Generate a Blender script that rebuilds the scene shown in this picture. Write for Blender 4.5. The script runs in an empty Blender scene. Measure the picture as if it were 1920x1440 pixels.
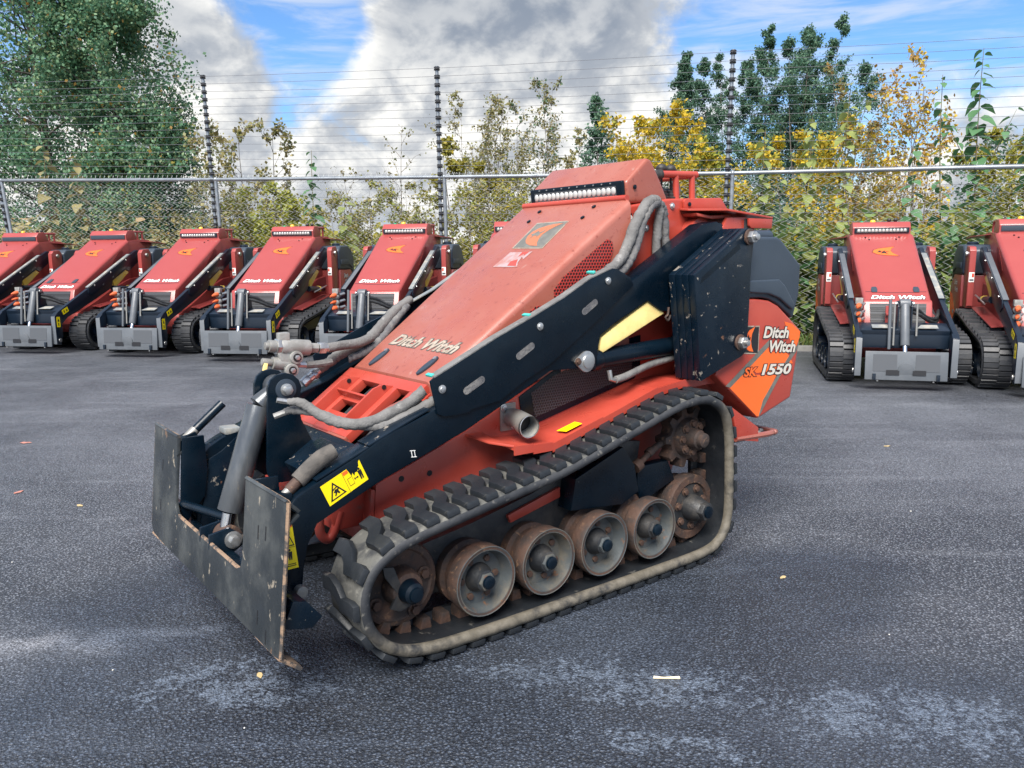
import bpy, bmesh, math, random
import numpy as np
from mathutils import Vector, Matrix, Euler
random.seed(7); np.random.seed(7)
SC = bpy.context.scene
COL = SC.collection
R = math.radians
PI = math.pi

# ------------------------------------------------------------------ camera
CAM_H = 1.138
cam_d = bpy.data.cameras.new('camera'); cam = bpy.data.objects.new('camera', cam_d); COL.objects.link(cam)
cam_d.sensor_fit = 'HORIZONTAL'; cam_d.sensor_width = 36.0; cam_d.lens = 36.0 * 1506.34 / 1920.0
cam_d.clip_start = 0.05; cam_d.clip_end = 3000
_th, _ro = R(9.15156), R(-0.55581)
_f = Vector((0, math.cos(_th), -math.sin(_th))); _u0 = Vector((0, math.sin(_th), math.cos(_th))); _r0 = Vector((1, 0, 0))
_r = _r0 * math.cos(_ro) + _u0 * math.sin(_ro); _u = _u0 * math.cos(_ro) - _r0 * math.sin(_ro)
cam.matrix_world = Matrix(((_r.x, _u.x, -_f.x, 0), (_r.y, _u.y, -_f.y, 0), (_r.z, _u.z, -_f.z, CAM_H), (0, 0, 0, 1)))
SC.camera = cam

# ------------------------------------------------------------------ light
SUN_EL, SUN_AZ = R(50), R(-165)       # azimuth measured from +Y towards +X
EXPOSURE = 1.75
SKY_STRENGTH = 0.055
sd = Vector((math.sin(SUN_AZ) * math.cos(SUN_EL), math.cos(SUN_AZ) * math.cos(SUN_EL), math.sin(SUN_EL)))
sun_d = bpy.data.lights.new('sun', 'SUN'); sun_d.energy = 2.7; sun_d.angle = R(38); sun_d.color = (1.0, 0.95, 0.88)
sun = bpy.data.objects.new('sun', sun_d); COL.objects.link(sun); sun.rotation_euler = sd.to_track_quat('Z', 'Y').to_euler()
sun.location = (0, 0, 20)
SC.view_settings.view_transform = 'Standard'
try: SC.view_settings.look = 'None'
except Exception: pass
SC.view_settings.exposure = EXPOSURE; SC.view_settings.gamma = 1.0
SC.view_settings.use_curve_mapping = False
SC.cycles.max_bounces = 5; SC.cycles.diffuse_bounces = 2; SC.cycles.glossy_bounces = 2; SC.cycles.transmission_bounces = 2; SC.cycles.transparent_max_bounces = 4

class NT:
    """small node-tree helper"""
    def __init__(s, nt): s.nt = nt
    def n(s, t, **kw):
        nd = s.nt.nodes.new(t)
        for k, v in kw.items():
            if k.startswith('i_'):
                key = k[2:]
                nd.inputs[int(key) if key.isdigit() else key].default_value = v
            else: setattr(nd, k, v)
        return nd
    def l(s, a, b): s.nt.links.new(a, b)
    def math(s, op, a, b=None, c=None, clamp=False):
        nd = s.nt.nodes.new('ShaderNodeMath'); nd.operation = op; nd.use_clamp = clamp
        for i, v in enumerate((a, b, c)):
            if v is None: continue
            if isinstance(v, (int, float)): nd.inputs[i].default_value = v
            else: s.l(v, nd.inputs[i])
        return nd.outputs[0]
    def mix(s, fac, a, b, blend='MIX'):
        nd = s.nt.nodes.new('ShaderNodeMix'); nd.data_type = 'RGBA'; nd.blend_type = blend
        for sock, v in ((nd.inputs[0], fac), (nd.inputs[6], a), (nd.inputs[7], b)):
            if isinstance(v, (int, float)): sock.default_value = v
            elif isinstance(v, (tuple, list)): sock.default_value = (v[0], v[1], v[2], 1)
            else: s.l(v, sock)
        return nd.outputs[2]
    def ramp(s, x, lo, hi, a=0.0, b=1.0):
        nd = s.nt.nodes.new('ShaderNodeMapRange'); nd.interpolation_type = 'SMOOTHSTEP'
        s.l(x, nd.inputs[0]); nd.inputs[1].default_value = lo; nd.inputs[2].default_value = hi
        nd.inputs[3].default_value = a; nd.inputs[4].default_value = b
        return nd.outputs[0]
    def noise(s, vec, scale, detail=4, rough=.55, dist=0.0):
        nd = s.nt.nodes.new('ShaderNodeTexNoise'); nd.inputs['Scale'].default_value = scale
        nd.inputs['Detail'].default_value = detail; nd.inputs['Roughness'].default_value = rough
        nd.inputs['Distortion'].default_value = dist
        if vec is not None: s.l(vec, nd.inputs['Vector'])
        return nd.outputs[0]
    def mapping(s, vec, scale=(1, 1, 1), rot=(0, 0, 0), loc=(0, 0, 0)):
        nd = s.nt.nodes.new('ShaderNodeMapping'); s.l(vec, nd.inputs[0])
        nd.inputs['Scale'].default_value = scale; nd.inputs['Rotation'].default_value = rot; nd.inputs['Location'].default_value = loc
        return nd.outputs[0]

# ------------------------------------------------------------------ world: physical sky with cloud layers
W = bpy.data.worlds.new('World'); SC.world = W; W.use_nodes = True
W.node_tree.nodes.clear(); t = NT(W.node_tree)
sky = t.n('ShaderNodeTexSky', sky_type='NISHITA', sun_disc=False, sun_elevation=SUN_EL, sun_rotation=SUN_AZ, air_density=1.0, dust_density=0.1, ozone_density=3.0)
tc = t.n('ShaderNodeTexCoord'); dirv = tc.outputs['Generated']
sep = t.n('ShaderNodeSeparateXYZ'); t.l(dirv, sep.inputs[0])
def blob(px, py, rad, soft):
    """soft round mass of cloud round a fixed direction (az, el in degrees)"""
    d = Vector((math.sin(R(px)) * math.cos(R(py)), math.cos(R(px)) * math.cos(R(py)), math.sin(R(py))))
    vm = t.n('ShaderNodeVectorMath', operation='DOT_PRODUCT'); t.l(dirv, vm.inputs[0]); vm.inputs[1].default_value = d
    return t.ramp(vm.outputs['Value'], math.cos(R(rad + soft)), math.cos(R(max(rad - soft, .1))))
def vadd(*ws):
    out = None
    for w, k in ws:
        v = t.math('MULTIPLY', w, k)
        out = v if out is None else t.math('ADD', out, v)
    return out
def fbm(vec):
    a = t.noise(t.mapping(vec, (1, 1, 1.6)), 4.6, 3, .5, .2)
    b_ = t.noise(t.mapping(vec, (1, 1, 1.45), loc=(3, 1, 0)), 12.5, 7, .56, .25)
    return t.math('ADD', t.math('MULTIPLY', a, .50), t.math('MULTIPLY', b_, .72))
offn = t.n('ShaderNodeVectorMath', operation='ADD'); t.l(dirv, offn.inputs[0]); offn.inputs[1].default_value = (-.022, 0, .020)   # a step towards the sun
f0 = fbm(dirv); f1 = fbm(offn.outputs[0])
blobs = vadd((blob(-6, 8, 6, 4.5), .22), (blob(1.5, 10, 7, 5), .20), (blob(8, 10, 6, 4), .24), (blob(-21, 11.5, 4.5, 3), .30), (blob(-20, 5, 9, 4), .26),
             (blob(-3, 16, 6, 4.5), .48), (blob(28, 6.5, 4, 2.5), .34), (blob(-15.5, 14, 4.0, 3), -.26), (blob(-10.5, 13.5, 2.5, 2), -.1), (blob(22, 14, 9, 8), -.28), (blob(24.5, 8.5, 3.0, 2), -.2))
dens = t.math('ADD', f0, t.math('MULTIPLY', blobs, .62))
low = t.ramp(sep.outputs[2], 0.02, .17, .20, 0.0)
cover = t.ramp(t.math('ADD', dens, low), .55, .76)
# thin streaked cirrus
cir = t.noise(t.mapping(dirv, (1.2, 1.2, 9), rot=(0, R(-16), 0)), 4.5, 6, .6, .5)
cirm = t.math('MULTIPLY', t.ramp(cir, .38, .68), .85)
hz = t.ramp(sep.outputs[2], .0, .35, 1.0, .0)
skyb = t.mix(1.0, sky.outputs[0], (.58, .80, 1.02), 'MULTIPLY')
skyc = t.mix(t.math('MULTIPLY', cirm, .8), skyb, (4.1, 4.5, 5.2))
lit = t.ramp(t.math('SUBTRACT', f0, f1), -.11, .12)
thick = t.math('MULTIPLY', t.ramp(dens, .70, .94), t.ramp(sep.outputs[2], .15, .28, .05, .9))
shade = t.math('ADD', t.math('MULTIPLY', lit, t.math('SUBTRACT', .82, t.math('MULTIPLY', thick, .50))), t.math('MULTIPLY', t.math('SUBTRACT', 1.0, thick), .30), clamp=True)
cloudc = t.mix(shade, (1.45, 1.75, 2.25), (5.9, 5.85, 5.65))
final = t.mix(cover, skyc, cloudc)
bg = t.n('ShaderNodeBackground'); bg.inputs['Strength'].default_value = SKY_STRENGTH; t.l(final, bg.inputs[0])
W.cycles.sampling_method = 'MANUAL'; W.cycles.sample_map_resolution = 256
wo = t.n('ShaderNodeOutputWorld'); t.l(bg.outputs[0], wo.inputs[0])

# ------------------------------------------------------------------ object / mesh helpers
def link(o, parent=None):
    COL.objects.link(o)
    if parent is not None: o.parent = parent
    return o
def tag(o, label=None, cat=None, group=None, kind=None):
    if label: o['label'] = label
    if cat: o['category'] = cat
    if group: o['group'] = group
    if kind: o['kind'] = kind
    return o
def empty(name, loc=(0, 0, 0), rz=0.0, parent=None):
    o = bpy.data.objects.new(name, None); o.location = loc; o.rotation_euler = (0, 0, rz); o.empty_display_size = .1
    return link(o, parent)
def copy_tree(o, parent=None):
    c = o.copy(); COL.objects.link(c); c.parent = parent
    for ch in o.children: copy_tree(ch, c)
    return c
def mesh_np(name, V, F, mat=None, smooth=False):
    me = bpy.data.meshes.new(name)
    V = np.asarray(V, np.float32); F = np.asarray(F, np.int32)
    k = F.shape[1]
    me.vertices.add(len(V)); me.vertices.foreach_set('co', V.ravel())
    me.loops.add(F.size); me.loops.foreach_set('vertex_index', F.ravel())
    me.polygons.add(len(F)); me.polygons.foreach_set('loop_start', np.arange(0, F.size, k, dtype=np.int32))
    me.polygons.foreach_set('loop_total', np.full(len(F), k, np.int32))
    if smooth: me.polygons.foreach_set('use_smooth', np.ones(len(F), bool))
    if mat: me.materials.append(mat)
    me.update(calc_edges=True); me.validate()
    return me
def frame(d):
    d = Vector(d).normalized()
    a = Vector((0, 0, 1)) if abs(d.z) < .9 else Vector((1, 0, 0))
    u = d.cross(a).normalized(); return u, d.cross(u).normalized(), d
class MB:
    """collects shapes into one mesh"""
    def __init__(s): s.v = []; s.f = []
    def add(s, vs, fs):
        b = len(s.v); s.v += [tuple(v) for v in vs]; s.f += [tuple(b + i for i in f) for f in fs]; return s
    def prism(s, poly, y0, y1):                       # polygon in (x,z) extruded along y
        n = len(poly)
        vs = [(p[0], y0, p[1]) for p in poly] + [(p[0], y1, p[1]) for p in poly]
        fs = [tuple(range(n)), tuple(range(2 * n - 1, n - 1, -1))] + [(i, i + n, (i + 1) % n + n, (i + 1) % n) for i in range(n)]
        return s.add(vs, fs)
    def slab(s, pts, off):                            # 3-D polygon extruded by a vector
        n = len(pts); o = Vector(off)
        vs = [Vector(p) for p in pts] + [Vector(p) + o for p in pts]
        fs = [tuple(range(n)), tuple(range(2 * n - 1, n - 1, -1))] + [(i, i + n, (i + 1) % n + n, (i + 1) % n) for i in range(n)]
        return s.add(vs, fs)
    def box(s, c, d, rot=None):
        c = Vector(c); hx, hy, hz = d[0] / 2, d[1] / 2, d[2] / 2
        m = Euler(rot).to_matrix() if rot else Matrix.Identity(3)
        vs = [c + m @ Vector((sx * hx, sy * hy, sz * hz)) for sx in (-1, 1) for sy in (-1, 1) for sz in (-1, 1)]
        return s.add(vs, [(0, 1, 3, 2), (4, 6, 7, 5), (0, 4, 5, 1), (2, 3, 7, 6), (0, 2, 6, 4), (1, 5, 7, 3)])
    def cyl(s, p0, p1, r0, r1=None, seg=16, caps=True):
        p0, p1 = Vector(p0), Vector(p1); r1 = r0 if r1 is None else r1
        u, w, d = frame(p1 - p0)
        vs = []
        for p, r in ((p0, r0), (p1, r1)):
            for i in range(seg):
                a = 2 * PI * i / seg; vs.append(p + (u * math.cos(a) + w * math.sin(a)) * r)
        fs = [(i, (i + 1) % seg, (i + 1) % seg + seg, i + seg) for i in range(seg)]
        if caps: fs += [tuple(range(seg - 1, -1, -1)), tuple(range(seg, 2 * seg))]
        return s.add(vs, fs)
    def lathe(s, o, d, prof, seg=24, hexa=False):      # prof: (distance along d, radius)
        o = Vector(o); u, w, d = frame(d); vs = []; fs = []
        n = len(prof)
        for h, r in prof:
            for i in range(seg):
                a = 2 * PI * i / seg; vs.append(o + d * h + (u * math.cos(a) + w * math.sin(a)) * max(r, 1e-4))
        for k in range(n - 1):
            for i in range(seg):
                fs.append((k * seg + i, k * seg + (i + 1) % seg, (k + 1) * seg + (i + 1) % seg, (k + 1) * seg + i))
        fs.append(tuple(range(seg - 1, -1, -1))); fs.append(tuple(range((n - 1) * seg, n * seg)))
        return s.add(vs, fs)
    def tube(s, pts, r, seg=8, smooth_n=0, caps=True):
        pts = [Vector(p) for p in pts]
        if smooth_n: pts = catmull(pts, smooth_n)
        rs = r if isinstance(r, (list, tuple)) else [r] * len(pts)
        if len(rs) != len(pts): rs = list(np.interp(np.linspace(0, 1, len(pts)), np.linspace(0, 1, len(rs)), rs))
        d = (pts[1] - pts[0]).normalized(); u, w, _ = frame(d); vs = []; fs = []
        for i, p in enumerate(pts):
            dd = (pts[min(i + 1, len(pts) - 1)] - pts[max(i - 1, 0)]).normalized()
            u = (u - dd * u.dot(dd)).normalized(); w = dd.cross(u)
            for k in range(seg):
                a = 2 * PI * k / seg; vs.append(p + (u * math.cos(a) + w * math.sin(a)) * rs[i])
        for i in range(len(pts) - 1):
            for k in range(seg):
                fs.append((i * seg + k, i * seg + (k + 1) % seg, (i + 1) * seg + (k + 1) % seg, (i + 1) * seg + k))
        if caps:
            fs.append(tuple(range(seg - 1, -1, -1))); fs.append(tuple(range((len(pts) - 1) * seg, len(pts) * seg)))
        return s.add(vs, fs)
    def ball(s, c, r, seg=12, rings=8, sc=(1, 1, 1)):
        c = Vector(c); vs = []; fs = []
        for j in range(rings + 1):
            ph = PI * j / rings
            for i in range(seg):
                a = 2 * PI * i / seg
                vs.append(c + Vector((max(math.sin(ph), .01) * math.cos(a) * r * sc[0], max(math.sin(ph), .01) * math.sin(a) * r * sc[1], math.cos(ph) * r * sc[2])))
        for j in range(rings):
            for i in range(seg): fs.append((j * seg + i, (j + 1) * seg + i, (j + 1) * seg + (i + 1) % seg, j * seg + (i + 1) % seg))
        fs.append(tuple(range(seg))); fs.append(tuple(range((rings + 1) * seg - 1, rings * seg - 1, -1)))
        return s.add(vs, fs)
    def mesh(s, name, mat, bevel=0.0, smooth=True, ang=38, seg=2):
        me = bpy.data.meshes.new(name); me.from_pydata(s.v, [], s.f); me.update()
        bm = bmesh.new(); bm.from_mesh(me)
        bmesh.ops.recalc_face_normals(bm, faces=bm.faces[:])
        if bevel > 0:
            es = [e for e in bm.edges if len(e.link_faces) == 2 and e.calc_face_angle(0) > R(ang)]
            if es: bmesh.ops.bevel(bm, geom=es, offset=bevel, segments=seg, profile=.6, affect='EDGES', clamp_overlap=True)
        bm.to_mesh(me); bm.free()
        if smooth:
            me.polygons.foreach_set('use_smooth', [True] * len(me.polygons))
            try: me.set_sharp_from_angle(angle=R(ang))
            except Exception: pass
        for m in (mat if isinstance(mat, (list, tuple)) else [mat]): me.materials.append(m)
        return me
    def build(s, name, mat, parent=None, bevel=0.0, smooth=True, ang=38, seg=2):
        return link(bpy.data.objects.new(name, s.mesh(name, mat, bevel, smooth, ang, seg)), parent)
def catmull(pts, n, closed=False):
    out = []; N = len(pts); rng = range(N if closed else N - 1)
    g = (lambda i: pts[i % N]) if closed else (lambda i: pts[min(max(i, 0), N - 1)])
    for i in rng:
        p0, p1, p2, p3 = g(i - 1), g(i), g(i + 1), g(i + 2)
        for k in range(n):
            u = k / n
            out.append(0.5 * ((2 * p1) + (p2 - p0) * u + (2 * p0 - 5 * p1 + 4 * p2 - p3) * u * u + (3 * p1 - p0 - 3 * p2 + p3) * u ** 3))
    if not closed: out.append(pts[-1])
    return out
_txt_cache = {}
def text_mesh(body, o, right, up, height, mat, offset=0.0, shear=0.0, sx=1.0, align='LEFT', name='lettering', parent=None):
    """flat lettering as a thin mesh: o = left end of baseline, height = cap height in metres"""
    cu = bpy.data.curves.new('t', 'FONT'); cu.body = body; cu.size = 1.0; cu.shear = shear; cu.offset = offset; cu.fill_mode = 'FRONT'; cu.align_x = align
    cu.resolution_u = 3
    ob = bpy.data.objects.new('t', cu); COL.objects.link(ob)
    dg = bpy.context.evaluated_depsgraph_get()
    me = bpy.data.meshes.new_from_object(ob.evaluated_get(dg)); bpy.data.objects.remove(ob); bpy.data.curves.remove(cu)
    k = height / 0.73; o = Vector(o); right = Vector(right).normalized(); up = Vector(up).normalized()
    for v in me.vertices: v.co = o + right * (v.co.x * k * sx) + up * (v.co.y * k)
    me.materials.clear(); me.materials.append(mat); me.update()
    return link(bpy.data.objects.new(name, me), parent)
def textw(body, shear=0.0):
    cu = bpy.data.curves.new('t', 'FONT'); cu.body = body; cu.size = 1.0; cu.shear = shear
    ob = bpy.data.objects.new('t', cu); COL.objects.link(ob); bpy.context.view_layer.update(); w = ob.dimensions.x
    bpy.data.objects.remove(ob); bpy.data.curves.remove(cu); return w
def flat(pts, mat, name, parent, n=None, off=0.0):
    """thin decal: polygon of 3-D points with 0.6 mm of thickness along n"""
    n = Vector(n).normalized()
    return MB().slab([Vector(p) + n * off for p in pts], n * .0006).build(name, mat, parent, smooth=False)

# ------------------------------------------------------------------ materials
MATS = {}
def pbr(name, base, rough=.5, metal=0.0, var=None, wear=None, wear2=None, bump=None, spec=.5, coat=0.0, rvar=0.0, stretch=(1, 1, 1)):
    """var=(colour, noise scale, lo, hi); wear the same with its own threshold; bump=(scale, strength)"""
    m = bpy.data.materials.new(name); m.use_nodes = True; t = NT(m.node_tree); b = m.node_tree.nodes['Principled BSDF']
    co = t.n('ShaderNodeTexCoord').outputs['Object']
    if stretch != (1, 1, 1): co = t.mapping(co, stretch)
    col = base
    for i, w in enumerate((var, wear, wear2)):
        if not w: continue
        nz = t.noise(t.mapping(co, loc=(i * 3.1, i * 1.7, i * 5.3)), w[1], 6, .62, .2)
        col = t.mix(t.ramp(nz, w[2], w[3]), col, w[0])
    if isinstance(col, tuple): b.inputs['Base Color'].default_value = (*col, 1)
    else: t.l(col, b.inputs['Base Color'])
    b.inputs['Metallic'].default_value = metal
    b.inputs['Specular IOR Level'].default_value = spec
    if rvar:
        t.l(t.ramp(t.noise(co, 14, 5, .6), .3, .7, max(rough - rvar, .02), min(rough + rvar, 1)), b.inputs['Roughness'])
    else: b.inputs['Roughness'].default_value = rough
    if coat: b.inputs['Coat Weight'].default_value = coat; b.inputs['Coat Roughness'].default_value = .12
    if bump:
        bp = t.n('ShaderNodeBump'); bp.inputs['Strength'].default_value = bump[1]; bp.inputs['Distance'].default_value = .004
        t.l(t.noise(co, bump[0], 4, .6), bp.inputs['Height']); t.l(bp.outputs[0], b.inputs['Normal'])
    MATS[name] = m; return m
def perforated(name, base, hole, pitch, rough=.5):
    m = bpy.data.materials.new(name); m.use_nodes = True; t = NT(m.node_tree); b = m.node_tree.nodes['Principled BSDF']
    co = t.n('ShaderNodeTexCoord').outputs['Object']; s = t.n('ShaderNodeSeparateXYZ'); t.l(co, s.inputs[0])
    u = t.math('DIVIDE', s.outputs[0], pitch); v = t.math('DIVIDE', s.outputs[2], pitch * .866)
    row = t.math('FLOOR', v); off = t.math('MULTIPLY', t.math('MODULO', t.math('ABSOLUTE', row), 2.0), .5)
    fu = t.math('SUBTRACT', t.math('FRACT', t.math('ADD', u, off)), .5); fv = t.math('SUBTRACT', t.math('FRACT', v), .5)
    d = t.math('SQRT', t.math('ADD', t.math('MULTIPLY', fu, fu), t.math('MULTIPLY', t.math('MULTIPLY', fv, fv), .75)))
    k = t.ramp(d, .30, .38)
    t.l(t.mix(k, hole, base), b.inputs['Base Color']); b.inputs['Roughness'].default_value = rough
    bp = t.n('ShaderNodeBump'); bp.inputs['Strength'].default_value = .8; bp.inputs['Distance'].default_value = .003; t.l(k, bp.inputs['Height']); t.l(bp.outputs[0], b.inputs['Normal'])
    MATS[name] = m; return m
red = pbr('red_paint', (.36, .045, .029), .36, var=((.40, .060, .038), 3.0, .35, .7), wear=((.30, .16, .12), 26, .70, .80), wear2=((.5, .2, .16), 7, .66, .85), bump=(300, .03), coat=.12, rvar=.1)
red_faded = pbr('sun_bleached_red_paint', (.275, .076, .052), .34, var=((.295, .10, .074), 2.6, .38, .66), wear=((.20, .05, .034), 44, .60, .68), wear2=((.35, .20, .165), 15, .64, .76), bump=(260, .04), coat=.12, rvar=.12)
red_new = pbr('new_red_paint', (.27, .044, .040), .34, var=((.295, .053, .048), 2.0, .3, .7), coat=.2, bump=(260, .02))
red_dirty = pbr('dirty_red_paint', (.37, .042, .024), .55, var=((.22, .06, .045), 7, .42, .66), wear=((.12, .085, .065), 15, .55, .75), bump=(90, .15))
black = pbr('black_paint', (.001, .005, .0105), .30, var=((.0022, .008, .015), 5, .4, .7), wear=((.10, .095, .09), 60, .71, .76), wear2=((.035, .035, .036), 2.2, .64, .8), bump=(200, .04), rvar=.1, spec=.28)
black_worn = pbr('worn_black_paint', (.0017, .007, .0145), .30, var=((.006, .013, .022), 5, .42, .72), wear=((.20, .18, .155), 30, .63, .67), wear2=((.17, .085, .05), 11, .65, .69), bump=(120, .1), rvar=.12, spec=.3)
plate_black = pbr('scraped_black_steel', (.018, .022, .025), .40, metal=.0, var=((.060, .065, .064), 6, .40, .68), wear=((.24, .21, .165), 21, .63, .68), wear2=((.13, .08, .05), 7, .66, .71), bump=(110, .16), rvar=.14, stretch=(1, 1, .85))
black_new = pbr('clean_black_paint', (.006, .012, .022), .28, bump=(200, .03))
plastic = pbr('black_plastic', (.026, .038, .055), .42, var=((.034, .048, .066), 3, .4, .7), bump=(420, .12))
rubber = pbr('track_rubber', (.0095, .0125, .0165), .48, var=((.022, .025, .029), 9, .4, .7), wear=((.13, .125, .112), 20, .61, .72), bump=(90, .25))
rubber_dust = pbr('dusty_rubber', (.085, .085, .078), .75, var=((.025, .027, .03), 11, .42, .62), wear=((.18, .175, .155), 22, .54, .72), bump=(70, .5))
def lip_material():
    m = bpy.data.materials.new('mud_stained_rubber'); m.use_nodes = True; t = NT(m.node_tree); b = m.node_tree.nodes['Principled BSDF']
    co = t.n('ShaderNodeTexCoord').outputs['Object']; s = t.n('ShaderNodeSeparateXYZ'); t.l(co, s.inputs[0])
    n1 = t.noise(co, 4.0, 5, .6, .3); n2 = t.noise(co, 30, 5, .65, .2); n3 = t.noise(t.mapping(co, (1, .3, 1)), 60, 3, .6)
    base = t.mix(t.ramp(n1, .4, .65), (.011, .0135, .018), (.03, .032, .036))
    base = t.mix(t.ramp(n2, .58, .72), base, (.12, .116, .105))
    low = t.math('MAXIMUM', t.ramp(s.outputs[2], .06, .20, 1.0, 0.0), t.ramp(s.outputs[0], -.76, -.66, 1.0, 0.0))   # dried mud where the belt runs through the dirt
    k = t.math('MULTIPLY', low, t.ramp(t.math('ADD', n1, t.math('MULTIPLY', n2, .35)), .45, .66))
    mud = t.mix(t.ramp(n2, .3, .7), (.080, .070, .052), (.13, .115, .09))
    col = t.mix(k, base, mud)
    t.l(col, b.inputs['Base Color']); b.inputs['Roughness'].default_value = .68
    bp = t.n('ShaderNodeBump'); bp.inputs['Strength'].default_value = .35; bp.inputs['Distance'].default_value = .004; t.l(n3, bp.inputs['Height']); t.l(bp.outputs[0], b.inputs['Normal'])
    return m
rubber_lip = lip_material()
dish_steel = pbr('muddy_wheel_steel', (.055, .064, .068), .5, var=((.105, .095, .075), 9, .42, .66), wear=((.15, .075, .04), 26, .60, .70), wear2=((.05, .055, .058), 5, .55, .72), bump=(110, .3))
rubber_new = pbr('new_track_rubber', (.024, .026, .03), .5, var=((.05, .05, .052), 6, .45, .7), bump=(60, .3))
rust = pbr('rusty_steel', (.070, .037, .025), .72, var=((.033, .024, .021), 14, .38, .62), wear=((.15, .085, .05), 40, .58, .70), bump=(90, .6))
rust_edge = pbr('rusted_plate_edge', (.24, .16, .105), .75, var=((.05, .045, .042), 26, .46, .58), bump=(120, .5))
dusty_steel = pbr('dusty_grey_steel', (.17, .185, .19), .55, var=((.30, .285, .245), 10, .42, .66), wear=((.16, .085, .05), 24, .62, .74), bump=(110, .3))
grime = pbr('greasy_black_steel', (.014, .016, .019), .5, var=((.042, .039, .036), 12, .42, .65), wear=((.12, .085, .06), 24, .62, .74), bump=(80, .4))
steel = pbr('zinc_steel', (.52, .53, .53), .34, metal=.85, var=((.40, .39, .37), 20, .4, .65), bump=(150, .1))
steel_dull = pbr('dull_steel', (.25, .25, .24), .5, metal=.45, var=((.25, .24, .22), 24, .4, .65), wear=((.24, .15, .09), 40, .66, .76), bump=(120, .2))
chrome = pbr('chromed_rod', (.62, .63, .65), .16, metal=1.0)
cyl_grey = pbr('scuffed_cylinder_paint', (.075, .083, .092), .26, metal=.4, var=((.14, .146, .152), 8, .4, .66), wear=((.25, .22, .175), 26, .62, .72), bump=(120, .08), stretch=(1, 1, .35))
sleeve = pbr('dusty_hose_sleeve', (.15, .147, .143), .85, var=((.10, .098, .096), 13, .35, .68), wear=((.25, .245, .235), 34, .58, .76), bump=(48, 1.4))
sleeve_dark = pbr('ruffled_hose_sleeve', (.085, .085, .09), .85, var=((.15, .145, .14), 30, .4, .65), bump=(75, 1.0))
hose = pbr('black_hose', (.016, .017, .019), .45, var=((.04, .04, .04), 25, .4, .7))
grip = pbr('rubber_grip', (.095, .085, .075), .85, var=((.06, .055, .05), 25, .4, .65), bump=(90, .5))
yellow = pbr('yellow_paint', (.72, .47, .05), .4, var=((.62, .47, .14), 12, .4, .7))
yellow_pale = pbr('sunfaded_yellow_paint', (.86, .68, .26), .45, var=((.72, .53, .2), 12, .4, .7))
stk_yellow = pbr('yellow_vinyl', (.86, .66, .004), .35)
stk_black = pbr('black_print', (.012, .012, .014), .4)
stk_white = pbr('white_vinyl', (.74, .74, .72), .4)
stk_orange = pbr('orange_vinyl', (.78, .13, .02), .38, wear=((.52, .09, .05), 18, .70, .8))
stk_orange2 = pbr('faded_orange_vinyl', (.42, .13, .06), .42, wear=((.50, .12, .09), 40, .6, .72))
stk_red = pbr('red_vinyl', (.55, .06, .03), .4)
deco_white = pbr('worn_white_vinyl', (.36, .31, .25), .45, var=((.27, .22, .17), 30, .4, .6), wear=((.30, .11, .09), 46, .57, .64))
deco_grey = pbr('worn_grey_vinyl', (.085, .082, .074), .45, wear=((.31, .13, .11), 38, .64, .70))
side_white = pbr('side_white_vinyl', (.56, .52, .45), .42, wear=((.40, .06, .04), 46, .64, .70))
deco_grey2 = pbr('dull_grey_vinyl', (.115, .112, .098), .45, var=((.15, .145, .125), 20, .4, .6))
residue = pbr('pale_glue_residue', (.33, .25, .255), .5, var=((.32, .15, .13), 16, .42, .6))
glass_led = pbr('led_lens', (.42, .42, .40), .08, metal=.0, spec=.9, coat=.6)
reflector = pbr('led_reflector', (.30, .30, .30), .12, metal=.9)
mesh_black = perforated('perforated_black_sheet', (.042, .047, .054), (.004, .004, .005), .011)
mesh_red = perforated('perforated_red_sheet', (.36, .032, .026), (.03, .008, .008), .0125)
mesh_front = perforated('front_grille_mesh', (.028, .031, .037), (.006, .006, .007), .016)
galv = pbr('galvanised_steel', (.22, .245, .27), .42, metal=.55, var=((.27, .295, .32), 9, .4, .65))
galv_wire = pbr('galvanised_wire', (.62, .64, .62), .5, metal=.15)
el_wire = pbr('electric_fence_wire', (.19, .20, .22), .45, metal=.4)
ins_black = pbr('black_insulator_plastic', (.012, .012, .013), .4)
grey_plate = pbr('grey_steel_plate', (.082, .092, .104), .42, var=((.105, .115, .127), 4, .4, .65), bump=(160, .06))
alum = pbr('cast_alloy', (.30, .30, .285), .45, metal=.25, var=((.21, .205, .19), 22, .4, .66), bump=(140, .2))
orange_cap = pbr('orange_rubber_cap', (.52, .10, .03), .5)
beacon_y = pbr('amber_dome', (.80, .42, .03), .2, coat=.4)
beacon_g = pbr('green_dome', (.02, .30, .14), .2, coat=.4)
knobm = pbr('black_knob', (.018, .017, .017), .55, var=((.05, .045, .04), 50, .4, .7), bump=(160, .3))
teal = pbr('teal_zip_tie', (.05, .42, .36), .5)

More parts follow.
